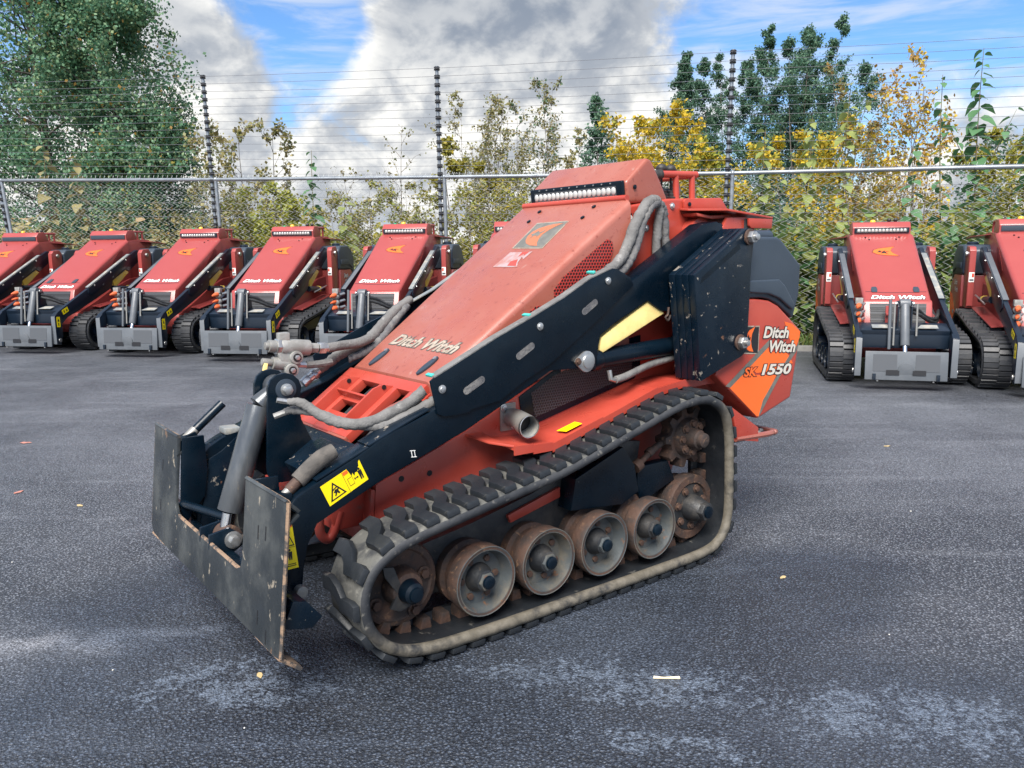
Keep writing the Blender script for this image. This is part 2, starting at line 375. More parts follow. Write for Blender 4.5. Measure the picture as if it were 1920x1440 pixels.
# ================================================================== SETTING
def asphalt_material():
    m = bpy.data.materials.new('asphalt'); m.use_nodes = True; t = NT(m.node_tree); b = m.node_tree.nodes['Principled BSDF']
    co = t.n('ShaderNodeTexCoord').outputs['Object']
    v = t.n('ShaderNodeTexVoronoi'); v.inputs['Scale'].default_value = 105; v.inputs['Randomness'].default_value = 1.0; t.l(t.mapping(co, (1, 1, 1)), v.inputs['Vector'])
    v2 = t.n('ShaderNodeTexVoronoi'); v2.inputs['Scale'].default_value = 210; t.l(co, v2.inputs['Vector'])
    sepc = t.n('ShaderNodeSeparateColor'); t.l(v.outputs['Color'], sepc.inputs[0])
    stone = t.mix(t.ramp(sepc.outputs[0], .1, 1.0), (.100, .110, .130), (.165, .178, .204))
    sep2 = t.n('ShaderNodeSeparateColor'); t.l(v2.outputs['Color'], sep2.inputs[0])
    stone = t.mix(t.math('MULTIPLY', sep2.outputs[1], .30), stone, (.105, .112, .128))
    stone = t.mix(t.ramp(sepc.outputs[2], .993, .998), stone, (.3, .3, .3))
    gap = t.ramp(v.outputs['Distance'], .24, .50)
    col = t.mix(t.math('MULTIPLY', gap, .92), stone, (.010, .012, .017))
    big = t.noise(co, .55, 5, .6, .3)
    col = t.mix(t.ramp(big, .35, .7, 0, .42), col, (.18, .19, .215))
    streak = t.noise(t.mapping(co, (.35, 2.2, 1), rot=(0, 0, R(-12))), 1.5, 5, .6, .4)
    col = t.mix(t.ramp(streak, .52, .76, 0, .35), col, (.22, .23, .255))
    # grey fines packed between the stones in scattered patches (a stain with its own outline)
    s = t.n('ShaderNodeSeparateXYZ'); t.l(co, s.inputs[0])
    def ell(cx, cy, rx, ry, ang=0.0):
        c, sn = math.cos(ang), math.sin(ang)
        dx = t.math('SUBTRACT', s.outputs[0], cx); dy = t.math('SUBTRACT', s.outputs[1], cy)
        a = t.math('DIVIDE', t.math('ADD', t.math('MULTIPLY', dx, c), t.math('MULTIPLY', dy, sn)), rx)
        q = t.math('DIVIDE', t.math('SUBTRACT', t.math('MULTIPLY', dy, c), t.math('MULTIPLY', dx, sn)), ry)
        return t.ramp(t.math('SQRT', t.math('ADD', t.math('MULTIPLY', a, a), t.math('MULTIPLY', q, q))), .25, 1.15, 1.0, 0.0)
    def mx(*a):
        o = a[0]
        for q in a[1:]: o = t.math('MAXIMUM', o, q)
        return o
    reg = mx(ell(.30, 2.00, .75, .22, -.22), ell(.95, 1.82, .70, .26, -.18), ell(.35, 1.72, .35, .10, -.2), ell(-.75, 2.02, .55, .25, 0), ell(-1.45, 1.75, .4, .2, 0), t.math('MULTIPLY', ell(1.6, 3.0, .8, .5, -.3), .5))
    pn = t.math('ADD', t.math('MULTIPLY', t.noise(co, 9, 6, .65, .4), .42), t.math('MULTIPLY', t.noise(co, 55, 5, .65, .3), .58))
    pm = t.ramp(t.math('ADD', pn, t.math('MULTIPLY', t.math('SUBTRACT', reg, 1.0), .22)), .47, .53)
    pm = t.math('MULTIPLY', pm, t.ramp(v.outputs['Distance'], .18, .34))
    fines = t.mix(t.noise(co, 60, 3, .6), (.20, .213, .235), (.27, .285, .31))
    col = t.mix(t.math('MULTIPLY', pm, .9), col, fines)
    # dusty light smear on the left
    sm = t.math('MULTIPLY', mx(ell(-1.34, 2.26, .42, .12, .02), ell(-1.0, 2.32, .30, .05, .10)), t.ramp(t.noise(co, 7, 5, .6, .3), .32, .62))
    col = t.mix(t.math('MULTIPLY', sm, .42), col, (.33, .33, .35))
    # darker, bluer tone multiplied in round the front of the machine
    near_dark = mx(ell(0, 1.75, 2.6, .95, -.05), ell(-.5, 2.5, 1.5, .8, 0), ell(.75, 2.5, 1.0, .55, .5))
    dm = t.ramp(t.math('ADD', near_dark, t.math('MULTIPLY', t.noise(co, 2.6, 5, .6, .4), .7)), .55, 1.15)
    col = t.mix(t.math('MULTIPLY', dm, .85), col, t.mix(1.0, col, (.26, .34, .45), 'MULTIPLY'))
    grain = t.ramp(t.noise(co, 150, 3, .75, .3), .34, .66, .30, 1.65)
    gr2 = t.n('ShaderNodeCombineXYZ'); [t.l(grain, gr2.inputs[q_]) for q_ in range(3)]
    col = t.mix(1.0, col, gr2.outputs[0], 'MULTIPLY')
    t.l(col, b.inputs['Base Color'])
    t.l(t.ramp(t.noise(co, 3, 4, .6), .3, .7, .40, .54), b.inputs['Roughness']); b.inputs['Specular IOR Level'].default_value = .85
    hgt = t.math('ADD', t.math('MULTIPLY', t.math('SUBTRACT', 1.0, v.outputs['Distance']), .55), t.math('MULTIPLY', t.math('SUBTRACT', 1.0, v2.outputs['Distance']), .35))
    hgt = t.math('ADD', hgt, t.math('MULTIPLY', t.noise(co, 40, 2, .6), .3))
    hgt = t.math('ADD', hgt, t.math('MULTIPLY', sepc.outputs[1], .85))
    bp = t.n('ShaderNodeBump'); bp.inputs['Strength'].default_value = .8; bp.inputs['Distance'].default_value = .008
    t.l(hgt, bp.inputs['Height']); t.l(bp.outputs[0], b.inputs['Normal'])
    return m
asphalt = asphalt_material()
soil = pbr('weedy_soil', (.055, .06, .03), .9, var=((.09, .075, .045), 1.2, .4, .65), wear=((.04, .07, .02), 4, .5, .7), bump=(30, .6))
gm = MB().add([(-700, -700, 0), (700, -700, 0), (700, 900, 0), (-700, 900, 0)], [(0, 1, 2, 3)])
tag(gm.build('ground', soil, smooth=False), kind='structure')
# paved yard up to the fence line (Z = 10.5 - .28 X, kept 15 cm short)
def fl(x, off=0.0): return 10.5 - .28 * x + off
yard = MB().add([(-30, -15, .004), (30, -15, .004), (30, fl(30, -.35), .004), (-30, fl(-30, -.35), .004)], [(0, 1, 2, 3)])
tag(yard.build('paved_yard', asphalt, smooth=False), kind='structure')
# concrete edging between asphalt and weeds
conc = pbr('weathered_concrete', (.26, .255, .24), .85, var=((.18, .18, .17), 5, .4, .65), bump=(60, .4))
kd = Vector((1, -.28, 0)).normalized()
for i in range(12):
    x0 = -15 + i * 2.5
    a = Vector((x0, fl(x0, -.30), -.045)); c = a + kd * 1.28
    MB_k = MB().box((0, 0, 0), (2.54, .10, .22)); o = MB_k.build('kerb', conc, None, bevel=.012); o.location = c; o.rotation_euler = (0, 0, math.atan2(-.28, 1)); tag(o, kind='structure')

# ------------------------------------------------------------------ fence
FA = math.atan2(-.28, 1)
fence = empty('security_fence', (-.889, 10.748, 0))
tag(fence, 'galvanised chain-link fence with tall electric wires on insulator posts behind the machines', 'fence')
def fpart(mb, name, mat, parent=None, **kw):
    o = mb.build(name, mat, None, **kw); par = parent or fence
    o.parent = par
    if par is fence: o.matrix_parent_inverse = Matrix.Translation(-fence.location)
    return o
# (base, top, rail point)
POSTS = [((-7.62, 12.634, 0), (-8.02, 12.75, 3.78), 2.336), ((-4.148, 11.661, 0), (-4.25, 11.69, 3.629), 2.224), ((-.889, 10.748, 0), (-.92, 10.758, 3.506), 2.142),
         ((2.551, 9.787, 0), (2.595, 9.773, 3.44), 2.063), ((6.35, 8.722, 0), (6.42, 8.70, 3.36), 2.015)]
POSTS = [((-11.4, 13.69, 0), (-11.5, 13.72, 3.95), 2.44)] + POSTS + [((10.2, 7.64, 0), (10.3, 7.62, 3.3), 1.97)]
def on(p, z):
    b, tp = Vector(p[0]), Vector(p[1]); return b + (tp - b) * (z / tp.z)
WIRES = 14
for i, p in enumerate(POSTS):
    b, tp, rz = Vector(p[0]), Vector(p[1]), p[2]
    side = kd * .055
    post = fpart(MB().cyl(b + side, on(p, rz) + side, .025, seg=14).ball(on(p, rz) + side + Vector((0, 0, .0)), .034, 10, 6), 'post', galv)
    post2 = fpart(MB().cyl(b - side * .4, tp, .022, seg=10).cyl(tp, tp + Vector((0, 0, .012)), .026, seg=10), 'insulator_post', galv)
    sp = .1 if i else .1
    n_in = 22
    ins = None
    for k in range(n_in):
        q = on(p, tp.z - .02 - k * .1005) - Vector((kd.y, -kd.x, 0)) * -.0
        if ins is None:
            mbi = MB().lathe((0, 0, -.022), (0, 0, 1), [(0, .024), (.004, .038), (.018, .039), (.022, .028), (.026, .028), (.030, .039), (.044, .038), (.048, .024)], 12)
            mbi.box((0, -.035, 0), (.02, .03, .024))
            ins_me = mbi.mesh('insulator', ins_black) if not 'ins_me' in globals() else ins_me
            ins = 1
        o = bpy.data.objects.new('insulator', ins_me); link(o, post2); o.location = q
    mb = MB()
    for zc in (rz - .35, rz - 1.0): fpart(MB().box(on(p, zc) + side * .3, (.11, .03, .05), (0, 0, FA)), 'clamp', galv, bevel=.004)
for i in range(len(POSTS) - 1):
    a = on(POSTS[i], POSTS[i][2]) + kd * .055; c = on(POSTS[i + 1], POSTS[i + 1][2]) + kd * .055
    fpart(MB().cyl(a, c, .024, seg=12), 'top_rail', galv)
    for q in (.33, .66):
        mm = a.lerp(c, q); fpart(MB().cyl(mm - kd * .05, mm + kd * .05, .0275, seg=12), 'rail_sleeve', galv)
# electric wires: post to post with a trace of sag
for k in range(20):
    mb = MB()
    pts = []
    for i, p in enumerate(POSTS):
        q = on(p, p[1][2] - .02 - k * .1005) + Vector((-.0, -.045, 0)); pts.append(q)
    full = []
    for i in range(len(pts) - 1):
        for u in (0, .25, .5, .75):
            q = pts[i].lerp(pts[i + 1], u); q.z -= .010 * random.uniform(.4, 1.5) * math.sin(PI * u); full.append(q)
    full.append(pts[-1])
    fpart(mb.tube(full, .0023, 4, caps=False), 'electric_wire', el_wire)
# chain-link fabric: zig-zag wires, each bent diamond by diamond
def chainlink():
    V = []; F = []; cw = .088; base = 0
    x = POSTS[0][0][0]; xe = POSTS[-1][0][0]; r = .0040
    xs = np.array([p[0][0] for p in POSTS]); rzs = np.array([p[2] for p in POSTS])
    L = (xe - x) * math.sqrt(1 + .28 ** 2); n = int(L / cw)
    o = np.array([x, fl(x) + .025, 0.0]); ux = np.array([kd.x, kd.y, 0]); un = np.array([kd.y, -kd.x, 0])
    for i in range(n):
        s0 = i * cw; top = np.interp(x + s0 * kd.x, xs, rzs) + .03
        m = int((top - .03) / (cw / 2)); k = np.arange(m + 1)
        zz = top - k * cw / 2
        ss = s0 + np.where(k % 2 == 0, 0.0, cw * (1.03 if True else 1)); dn = np.where(k % 2 == 0, .003, -.003)
        if i % 2 and False: ss = s0 + cw - (ss - s0)
        P = o + ss[:, None] * ux + np.stack([0 * zz, 0 * zz, zz], 1) + dn[:, None] * un
        # triangular section
        offs = [un * r, ux * r * .87 - un * r * .5, -ux * r * .87 - un * r * .5]
        ring = np.concatenate([P + q for q in offs], 0); M = m + 1
        V.append(ring)
        for a in range(3):
            c = (a + 1) % 3
            F.append(np.stack([base + a * M + k[:-1], base + c * M + k[:-1], base + c * M + k[1:], base + a * M + k[1:]], 1))
        base += 3 * M
        # barb ends twisted above the rail
    return np.concatenate(V), np.concatenate(F)
V, F = chainlink()
o = bpy.data.objects.new('chain_link_mesh', mesh_np('chain_link_mesh', V, F, galv_wire)); link(o, fence); o.matrix_parent_inverse = Matrix.Translation(-fence.location); o['kind'] = 'stuff'
mb = MB()
for i in range(int(22 / .078)):
    xx = -11.4 + i * .078 * kd.x; xs = [p[0][0] for p in POSTS]; rzs = [p[2] for p in POSTS]
    zt = float(np.interp(xx, xs, rzs)) + .028
    q = Vector((xx, fl(xx) + .025, zt)); mb.tube([q, q + Vector((.012, -.004, .035))], .0022, 3, caps=False)
o = fpart(mb, 'barb_ends', galv_wire); o['kind'] = 'stuff'

# ------------------------------------------------------------------ vegetation
def leaf_mat(name, cols, trans=.35, rough=.55):
    m = bpy.data.materials.new(name); m.use_nodes = True; nt = m.node_tree; t = NT(nt); b = nt.nodes['Principled BSDF']
    g = t.n('ShaderNodeNewGeometry'); cr = t.n('ShaderNodeValToRGB'); t.l(g.outputs['Random Per Island'], cr.inputs[0])
    el = cr.color_ramp.elements
    while len(el) < len(cols): el.new(.5)
    for i, c in enumerate(cols): el[i].position = i / (len(cols) - 1); el[i].color = (*c, 1)
    t.l(cr.outputs[0], b.inputs['Base Color']); b.inputs['Roughness'].default_value = rough; b.inputs['Specular IOR Level'].default_value = .35
    tr = t.n('ShaderNodeBsdfTranslucent'); t.l(cr.outputs[0], tr.inputs[0])
    ms = t.n('ShaderNodeMixShader'); ms.inputs[0].default_value = trans
    t.l(b.outputs[0], ms.inputs[1]); t.l(tr.outputs[0], ms.inputs[2]); t.l(ms.outputs[0], nt.nodes['Material Output'].inputs[0])
    return m
L_dark = leaf_mat('dark_green_leaves', [(0.049, 0.131, 0.083), (0.076, 0.181, 0.102), (0.104, 0.223, 0.120), (0.143, 0.255, 0.143), (0.219, 0.276, 0.128)])
L_pop = leaf_mat('poplar_leaves', [(0.046, 0.111, 0.082), (0.068, 0.151, 0.097), (0.097, 0.189, 0.114), (0.133, 0.216, 0.136)])
L_yel = leaf_mat('yellow_autumn_leaves', [(0.486, 0.327, 0.019), (0.621, 0.425, 0.022), (0.540, 0.397, 0.038), (0.324, 0.284, 0.033)])
L_olive = leaf_mat('olive_yellow_leaves', [(0.174, 0.174, 0.032), (0.290, 0.246, 0.036), (0.217, 0.232, 0.051), (0.392, 0.304, 0.043)])
L_yg = leaf_mat('yellow_green_leaves', [(0.230, 0.260, 0.041), (0.326, 0.315, 0.041), (0.193, 0.246, 0.054), (0.386, 0.342, 0.046)])
L_sparse = leaf_mat('thinning_autumn_leaves', [(0.143, 0.176, 0.079), (0.235, 0.229, 0.088), (0.319, 0.264, 0.097), (0.185, 0.158, 0.088)])
L_brown = leaf_mat('rusty_leaves', [(0.325, 0.169, 0.046), (0.390, 0.234, 0.039), (0.260, 0.169, 0.065)])
L_knot = leaf_mat('broad_weed_leaves', [(0.121, 0.212, 0.066), (0.166, 0.260, 0.083), (0.229, 0.296, 0.094), (0.332, 0.332, 0.105), (0.287, 0.302, 0.099)], .4)
L_knotd = leaf_mat('dark_broad_leaves', [(0.060, 0.156, 0.075), (0.085, 0.196, 0.089), (0.119, 0.235, 0.103)], .3)
L_tan = leaf_mat('withering_weed_leaves', [(0.246, 0.231, 0.108), (0.370, 0.308, 0.154), (0.185, 0.200, 0.077), (0.431, 0.308, 0.169), (0.154, 0.185, 0.077)], .3)
bark = pbr('grey_brown_bark', (.075, .062, .052), .9, var=((.12, .105, .09), 14, .4, .65), bump=(50, .5))
bark_pale = pbr('pale_twig_bark', (.17, .145, .12), .9, var=((.11, .09, .075), 10, .4, .65))
stem_m = pbr('weed_stem', (.12, .13, .05), .7, var=((.17, .09, .05), 6, .4, .7))

def leaf_cloud(P, size, rng, up=.3, jit=.5, elong=1.7):
    """one small folded leaf (two triangles as a quad) per point"""
    n = len(P); s = size * rng.uniform(1 - jit, 1 + jit, n)[:, None]
    d = rng.normal(size=(n, 3)); d[:, 2] -= up; d /= np.linalg.norm(d, axis=1)[:, None]
    e = rng.normal(size=(n, 3)); e -= d * (e * d).sum(1)[:, None]; e /= np.linalg.norm(e, axis=1)[:, None]
    nn = np.cross(d, e)
    a = P; b = P + d * s * .5 * elong * .5 + e * s * .32 + nn * s * .06; c = P + d * s * elong * .5; f = P + d * s * .5 * elong * .5 - e * s * .32 + nn * s * .06
    V = np.stack([a, b, c, f], 1).reshape(-1, 3); F = np.arange(4 * n).reshape(n, 4)
    return V, F
def tree(name, label, cat, group, X, Y, H, rad, mats, n_leaf, lsize, base=.15, shape=None, nb=26, trunk=None, seed=0, clump=.10, twig=True, upward=.5, barkm=None, leafy=1.0, stems=1, scale=1.0, zc=1.138):
    """trunk(s) with limbs and twigs; leaves hang in clumps along the twigs"""
    rng = np.random.default_rng(seed + 11)
    X, Y, H, rad = X * scale, Y * scale, zc + (H - zc) * scale, rad * scale
    root = empty(name, (X, Y, 0)); tag(root, label, cat, group)
    tr = trunk or max(.018 * H, .02)
    shape = shape or [(0, .5), (.25, 1), (.6, .8), (.85, .4), (1, .06)]
    ts, rs = zip(*shape)
    mb = MB(); pts_leaf = []; w = []
    for st in range(stems):
        ox, oy = (rng.normal(size=2) * rad * .42 if stems > 1 else (0, 0))
        lean = rng.normal(size=2) * .03 * H * (3 if stems > 1 else 1)
        hh = H * (rng.uniform(.72, 1.0) if st else 1.0)
        tp = [Vector((ox + lean[0] * q + .012 * H * math.sin(5 * q + st), oy + lean[1] * q + .012 * H * math.cos(4 * q + st), hh * q)) for q in np.linspace(0, 1, 9)]
        mb.tube(tp, [tr * (1 - .93 * q) / math.sqrt(stems) for q in np.linspace(0, 1, 9)], 6)
        for k in range(max(3, nb // stems)):
            q = base + (1 - base) * ((k + rng.uniform(0, 1)) / max(3, nb // stems)) ** .9
            q = min(q, .97)
            u = (q - base) / (1 - base); R_ = np.interp(u, ts, rs) * rad * rng.uniform(.7, 1.15)
            i = int(q * 8); p0 = tp[i].lerp(tp[min(i + 1, 8)], q * 8 - i)
            az = rng.uniform(0, 2 * PI); upw = upward * rng.uniform(.5, 1.4)
            dirv = Vector((math.cos(az), math.sin(az), upw)).normalized()
            bp = [p0 + dirv * R_ * s_ + Vector((0, 0, .12 * R_ * s_ * s_)) + Vector(rng.normal(size=3)) * R_ * .05 * (s_ > 0) for s_ in (0, .33, .66, 1.0)]
            br = max(tr * .35 * (1 - q * .75) / math.sqrt(stems), .006)
            mb.tube(bp, [br, br * .7, br * .45, br * .15], 4)
            for j in range(5 if twig else 2):
                s_ = rng.uniform(.25, 1.0); jj = min(int(s_ * 3), 2); c0 = bp[jj].lerp(bp[jj + 1], s_ * 3 - jj)
                td = (dirv + Vector(rng.normal(size=3)) * .75 + Vector((0, 0, .25))).normalized(); tl = R_ * rng.uniform(.22, .5)
                c1 = c0 + td * tl
                mb.tube([c0, c0.lerp(c1, .5) + Vector(rng.normal(size=3)) * tl * .06, c1], [br * .4, br * .28, br * .1], 3)
                m = 6
                for x_ in np.linspace(.15, 1.05, m): pts_leaf.append(c0 + td * tl * x_); w.append(1.0)
            for x_ in np.linspace(.45, 1.0, 4): 
                jj = min(int(x_ * 3), 2); pts_leaf.append(bp[jj].lerp(bp[jj + 1], min(x_ * 3 - jj, 1))); w.append(.7)
        for x_ in np.linspace(.75, 1.0, 6):
            i = min(int(x_ * 8), 7); pts_leaf.append(tp[i].lerp(tp[i + 1], min(x_ * 8 - i, 1))); w.append(.35)
    mb.build('trunk', barkm or bark, root)
    C_ = np.array([tuple(p) for p in pts_leaf]); w = np.array(w)
    w *= rng.uniform(.05, 1.6, len(w)) ** 1.4; w /= w.sum()
    parts = mats if isinstance(mats, list) else [(mats, 1.0)]
    for k, (mt, fr) in enumerate(parts):
        n = int(n_leaf * fr); idx = rng.choice(len(C_), n, p=w)
        if k: idx = rng.choice(idx, n)
        P = C_[idx] + rng.normal(size=(n, 3)) * clump * rad * np.clip(1.25 - .85 * (C_[idx][:, 2:3] / H), .25, 1)
        P = P[P[:, 2] > .05]
        V, F = leaf_cloud(P, lsize * (scale ** .5), rng)
        o = bpy.data.objects.new('crown', mesh_np('crown', V, F, mt)); link(o, root)
    return root
POPL = [(0, .8), (.2, 1.05), (.45, .95), (.7, .62), (.88, .32), (1, .10)]
BUSH = [(0, .75), (.3, 1), (.6, 1), (.85, .75), (1, .3)]
COLM = [(0, .7), (.3, 1), (.7, .85), (1, .25)]
# big dense trees on the left
tree('dense_tree', 'tallest dense green tree filling the upper left corner', 'tree', None, -9.6, 17.0, 8.2, 2.35, [(L_dark, 1.0), (L_brown, .012)], 70000, .085, .10, BUSH, 95, .16, 1, .085, scale=1.3)
tree('dense_tree', 'dense green tree overhanging the row, right of the tallest one at left', 'tree', None, -7.35, 15.5, 6.6, 1.45, [(L_dark, 1.0), (L_brown, .02)], 56000, .075, .08, [(0, 1.2), (.3, 1.1), (.6, .85), (.85, .5), (1, .1)], 60, .12, 2, .10, scale=1.3)
tree('small_green_tree', 'small green tree on the right flank of the dense trees at left', 'tree', None, -6.55, 15.2, 3.55, .95, [(L_dark, .9), (L_olive, .12)], 18000, .068, .08, BUSH, 40, .07, 3, .11, scale=1.3)
# poplars
for i, (x, y, h, r, lb) in enumerate(((4.25, 21, 5.97, .52, 'leftmost and shortest of the five dark poplars on the right'), (5.30, 21.5, 6.33, .56, 'second dark poplar from the left, behind the insulator post'),
        (6.02, 21, 6.62, .56, 'middle one of the five dark poplars'), (6.66, 20.5, 6.70, .66, 'second dark poplar from the right end of its group'), (7.40, 20, 6.55, .80, 'rightmost and broadest of the dark poplars'))):
    tree('poplar_tree', lb, 'tree', 'dark poplars beyond the fence', x, y, h, r * 1.45, [(L_pop, 1.0)], 34000, .066, .10, POPL, 90, .07, 20 + i, .085, scale=1.5, upward=.95, stems=3)
# yellow trees
tree('yellow_tree', 'bright yellow autumn tree just behind the red console', 'tree', None, 2.93, 17, 3.85, 1.0, [(L_yel, 1.0), (L_yg, .25)], 9000, .085, .05, BUSH, 50, .05, 31, .10, stems=4, scale=1.2)
tree('yellow_tree', 'narrow yellow bush between the console and the insulator post', 'bush', None, 3.96, 16.5, 3.35, .55, [(L_yg, 1.0), (L_yel, .4)], 4500, .08, .05, BUSH, 34, .04, 32, .12, stems=3, scale=1.2)
tree('yellow_tree', 'yellow autumn tree in front of the dark poplars', 'tree', None, 5.50, 15, 3.55, .85, [(L_yel, .9), (L_yg, .4)], 8000, .08, .05, BUSH, 46, .05, 33, .10, stems=4, scale=1.2)
tree('yellow_green_bush', 'yellow-green bush at the right edge behind the tall weed', 'bush', None, 9.2, 15, 3.2, .85, [(L_olive, .8), (L_yg, .5)], 8000, .08, .04, BUSH, 44, .05, 34, .10, stems=4)
tree('yellow_green_bush', 'yellow-green bush behind the fence below the sparse tree', 'bush', None, -4.0, 14.2, 2.42, .55, [(L_yg, 1.0)], 6500, .07, .03, BUSH, 40, .03, 35, .11, stems=4)
# thin trees
tree('sparse_tree', 'thin half-bare tree left of the centre with a few leaves', 'tree', None, -4.56, 15, 3.38, .80, [(L_sparse, 1.0)], 3000, .075, .2, [(0, .8), (.4, 1), (.8, .8), (1, .4)], 34, .045, 41, .08, stems=3, upward=1.3)
tree('sparse_tree', 'thin leafless tree in the gap left of the middle insulator post', 'tree', None, -2.26, 16, 3.41, .66, [(L_sparse, 1.0)], 420, .07, .2, [(0, .8), (.4, 1), (.8, .7), (1, .2)], 36, .04, 42, .08, stems=3, upward=1.4, barkm=bark_pale)
tree('sparse_tree', 'thin pale tree rising right of the middle insulator post', 'tree', None, -.25, 17, 4.33, .95, [(L_sparse, 1.0)], 6800, .06, .10, COLM, 90, .045, 43, .07, stems=7, upward=1.6)
tree('sparse_tree', 'slender wispy tree with its tip highest between post and console', 'tree', None, .62, 17.5, 4.66, .70, [(L_sparse, 1.0), (L_pop, .3)], 3400, .06, .12, COLM, 60, .035, 44, .08, stems=4, upward=1.5)
tree('sparse_tree', 'low leafless sapling beside the wispy tree', 'tree', None, 1.14, 17, 3.7, .50, [(L_sparse, 1.0)], 1500, .07, .12, COLM, 30, .03, 45, .10, stems=2, upward=1.5)
tree('dark_tree', 'dark slim tree left of the bright yellow tree', 'tree', None, 2.10, 20, 4.85, .72, [(L_pop, 1.0)], 6000, .085, .12, POPL, 44, .05, 46, .12, scale=1.2, upward=.9)
tree('sparse_tree', 'bare twiggy tree right of the poplars', 'tree', None, 6.95, 16, 4.50, .60, [(L_sparse, .7), (L_brown, .3)], 2600, .07, .1, COLM, 44, .04, 47, .10, stems=4, upward=1.6, barkm=bark_pale)
tree('sparse_tree', 'spreading bare tree with golden leaves left of the tall weed', 'tree', None, 7.75, 15.5, 4.2, 1.0, [(L_brown, .5), (L_yel, .5)], 3600, .07, .15, [(0, .4), (.4, .8), (.75, 1), (1, .8)], 44, .05, 48, .10, stems=5, upward=1.2, barkm=bark_pale)
tree('dark_tree', 'distant dark tree behind the tall weed at right', 'tree', None, 11.6, 20, 3.9, .8, [(L_pop, 1.0)], 3600, .085, .08, BUSH, 36, .05, 49, .11)
tree('olive_bush', 'dense olive bush just right of the middle insulator post', 'bush', None, -.80, 15.5, 3.22, .56, [(L_olive, 1.0)], 8500, .07, .04, COLM, 60, .04, 51, .10, stems=3)
for i, (x, y, h, r, mt, n, lb) in enumerate(((-2.77, 14, 2.25, .5, L_olive, 3800, 'olive bush behind the fence above the fourth loader of the row'), (-2.12, 13.6, 2.31, .55, L_yg, 4200, 'yellowish bush behind the fence left of the fifth loader'),
        (-1.45, 14, 2.34, .55, L_yg, 4200, 'yellowish bush behind the fence just left of the middle insulator post'), (-5.17, 15, 2.75, .55, L_sparse, 2600, 'faded leafy bush right beside the left insulator post'),
        (.05, 14, 2.5, .6, L_yg, 4600, 'yellow bush behind the fence left of the console hood'), (1.0, 13.5, 2.3, .6, L_olive, 4600, 'olive bush behind the light bar'),
        (-5.6, 14, 2.25, .6, L_sparse, 3200, 'pale bush behind the fence above the third loader'))):
    tree('undergrowth_bush', lb, 'bush', 'bushes behind the fence', x, y, h, r, [(mt, .3), (L_sparse, .45)], n, .052, .03, BUSH, 34, .03, 60 + i, .12, stems=4)

# far treeline that closes the horizon: nobody could count it
def far_wood():
    rng = np.random.default_rng(5); n = 60000
    x = rng.uniform(-75, 75, n); dep = rng.uniform(48, 62, n)
    top = 2.6 + .9 * np.sin(x * .31) + .7 * np.sin(x * .83 + 1) + .5 * np.sin(x * 2.1)
    z = top * rng.uniform(0, 1, n) ** .7
    P = np.stack([x, dep, z], 1); V, F = leaf_cloud(P, .42, rng)
    o = bpy.data.objects.new('far_wood', mesh_np('far_wood', V, F, L_olive)); link(o); tag(o, 'far low olive-green wood along the horizon behind the fence', 'woodland', kind='stuff')
far_wood()

# broad-leaved tall weeds
def weed_leaf_mesh(mat, name='leaf'):
    mb = MB(); L = 1.0; W_ = .36
    out = [(0, 0), (.10, .72), (.30, 1.0), (.55, .82), (.8, .38), (1.0, 0)]
    vs = []; mid = []
    for (u, w_) in out:
        x = u * L; droop = -.22 * u * u
        mid.append((x, 0, droop)); vs.append((x, w_ * W_, droop + .10 * w_ + .02 * math.sin(u * 12)))
    n = len(out)
    V_ = mid + vs + [(v[0], -v[1], v[2] - .015 * math.sin(9 * v[0])) for v in vs]
    F_ = []
    for i in range(n - 1):
        F_.append((i, i + 1, n + i + 1, n + i)); F_.append((i + 1, i, 2 * n + i, 2 * n + i + 1))
    me = bpy.data.meshes.new(name); me.from_pydata(V_, [], F_); me.materials.append(mat); me.polygons.foreach_set('use_smooth', [True] * len(F_)); me.update()
    return me
LEAF_D = weed_leaf_mesh(L_knotd); LEAF_K = weed_leaf_mesh(L_knot); LEAF_T = weed_leaf_mesh(L_tan)
def weed(label, X, Y, H, nl, lsize, me, seed, z0=.3, lean=(0, 0), branches=0):
    rng = random.Random(seed); root = empty('tall_weed', (X, Y, 0)); tag(root, label, 'weed', 'tall broad-leaved weeds behind the fence')
    tp = [Vector((lean[0] * q + .02 * math.sin(6 * q), lean[1] * q, H * q)) for q in np.linspace(0, 1, 8)]
    mb = MB().tube(tp, [.012, .011, .010, .009, .008, .006, .005, .003], 6)
    spots = [(tp, k) for k in range(nl)]
    def at(pts, q):
        i = min(int(q * (len(pts) - 1)), len(pts) - 2); return pts[i].lerp(pts[i + 1], q * (len(pts) - 1) - i)
    brs = []
    for b_ in range(branches):
        p0 = at(tp, rng.uniform(.5, .75)); az = rng.uniform(0, 6.28); d = Vector((math.cos(az) * .6, math.sin(az) * .3, 1)).normalized(); ln = H * rng.uniform(.16, .3)
        bp = [p0, p0 + d * ln * .5, p0 + d * ln + Vector((0, 0, .03))]; mb.tube(bp, [.006, .005, .002], 5); brs.append(bp)
    mb.build('stem', stem_m, root)
    for k in range(nl + 9 * branches):
        if k < nl: q = z0 / H + (1 - z0 / H) * ((k + .6) / nl); p = at(tp, min(q, 1)); sz = lsize * (1.0 - .45 * max(0, (q - .75) / .25)) * rng.uniform(.75, 1.2)
        else: bp = brs[(k - nl) // 9]; q = .2 + .8 * ((k - nl) % 9 + 1) / 9; p = at(bp, min(q, 1)); sz = lsize * .65 * rng.uniform(.7, 1.1)
        az = k * 2.4 + rng.uniform(-.5, .5); pitch = rng.uniform(.1, .75)
        o = bpy.data.objects.new('leaf', me); link(o, root); o.location = p + Vector((math.cos(az), math.sin(az), 0)) * .02
        o.rotation_euler = Euler((rng.uniform(-.5, .5), pitch, az)); o.scale = (sz, sz, sz)
    return root
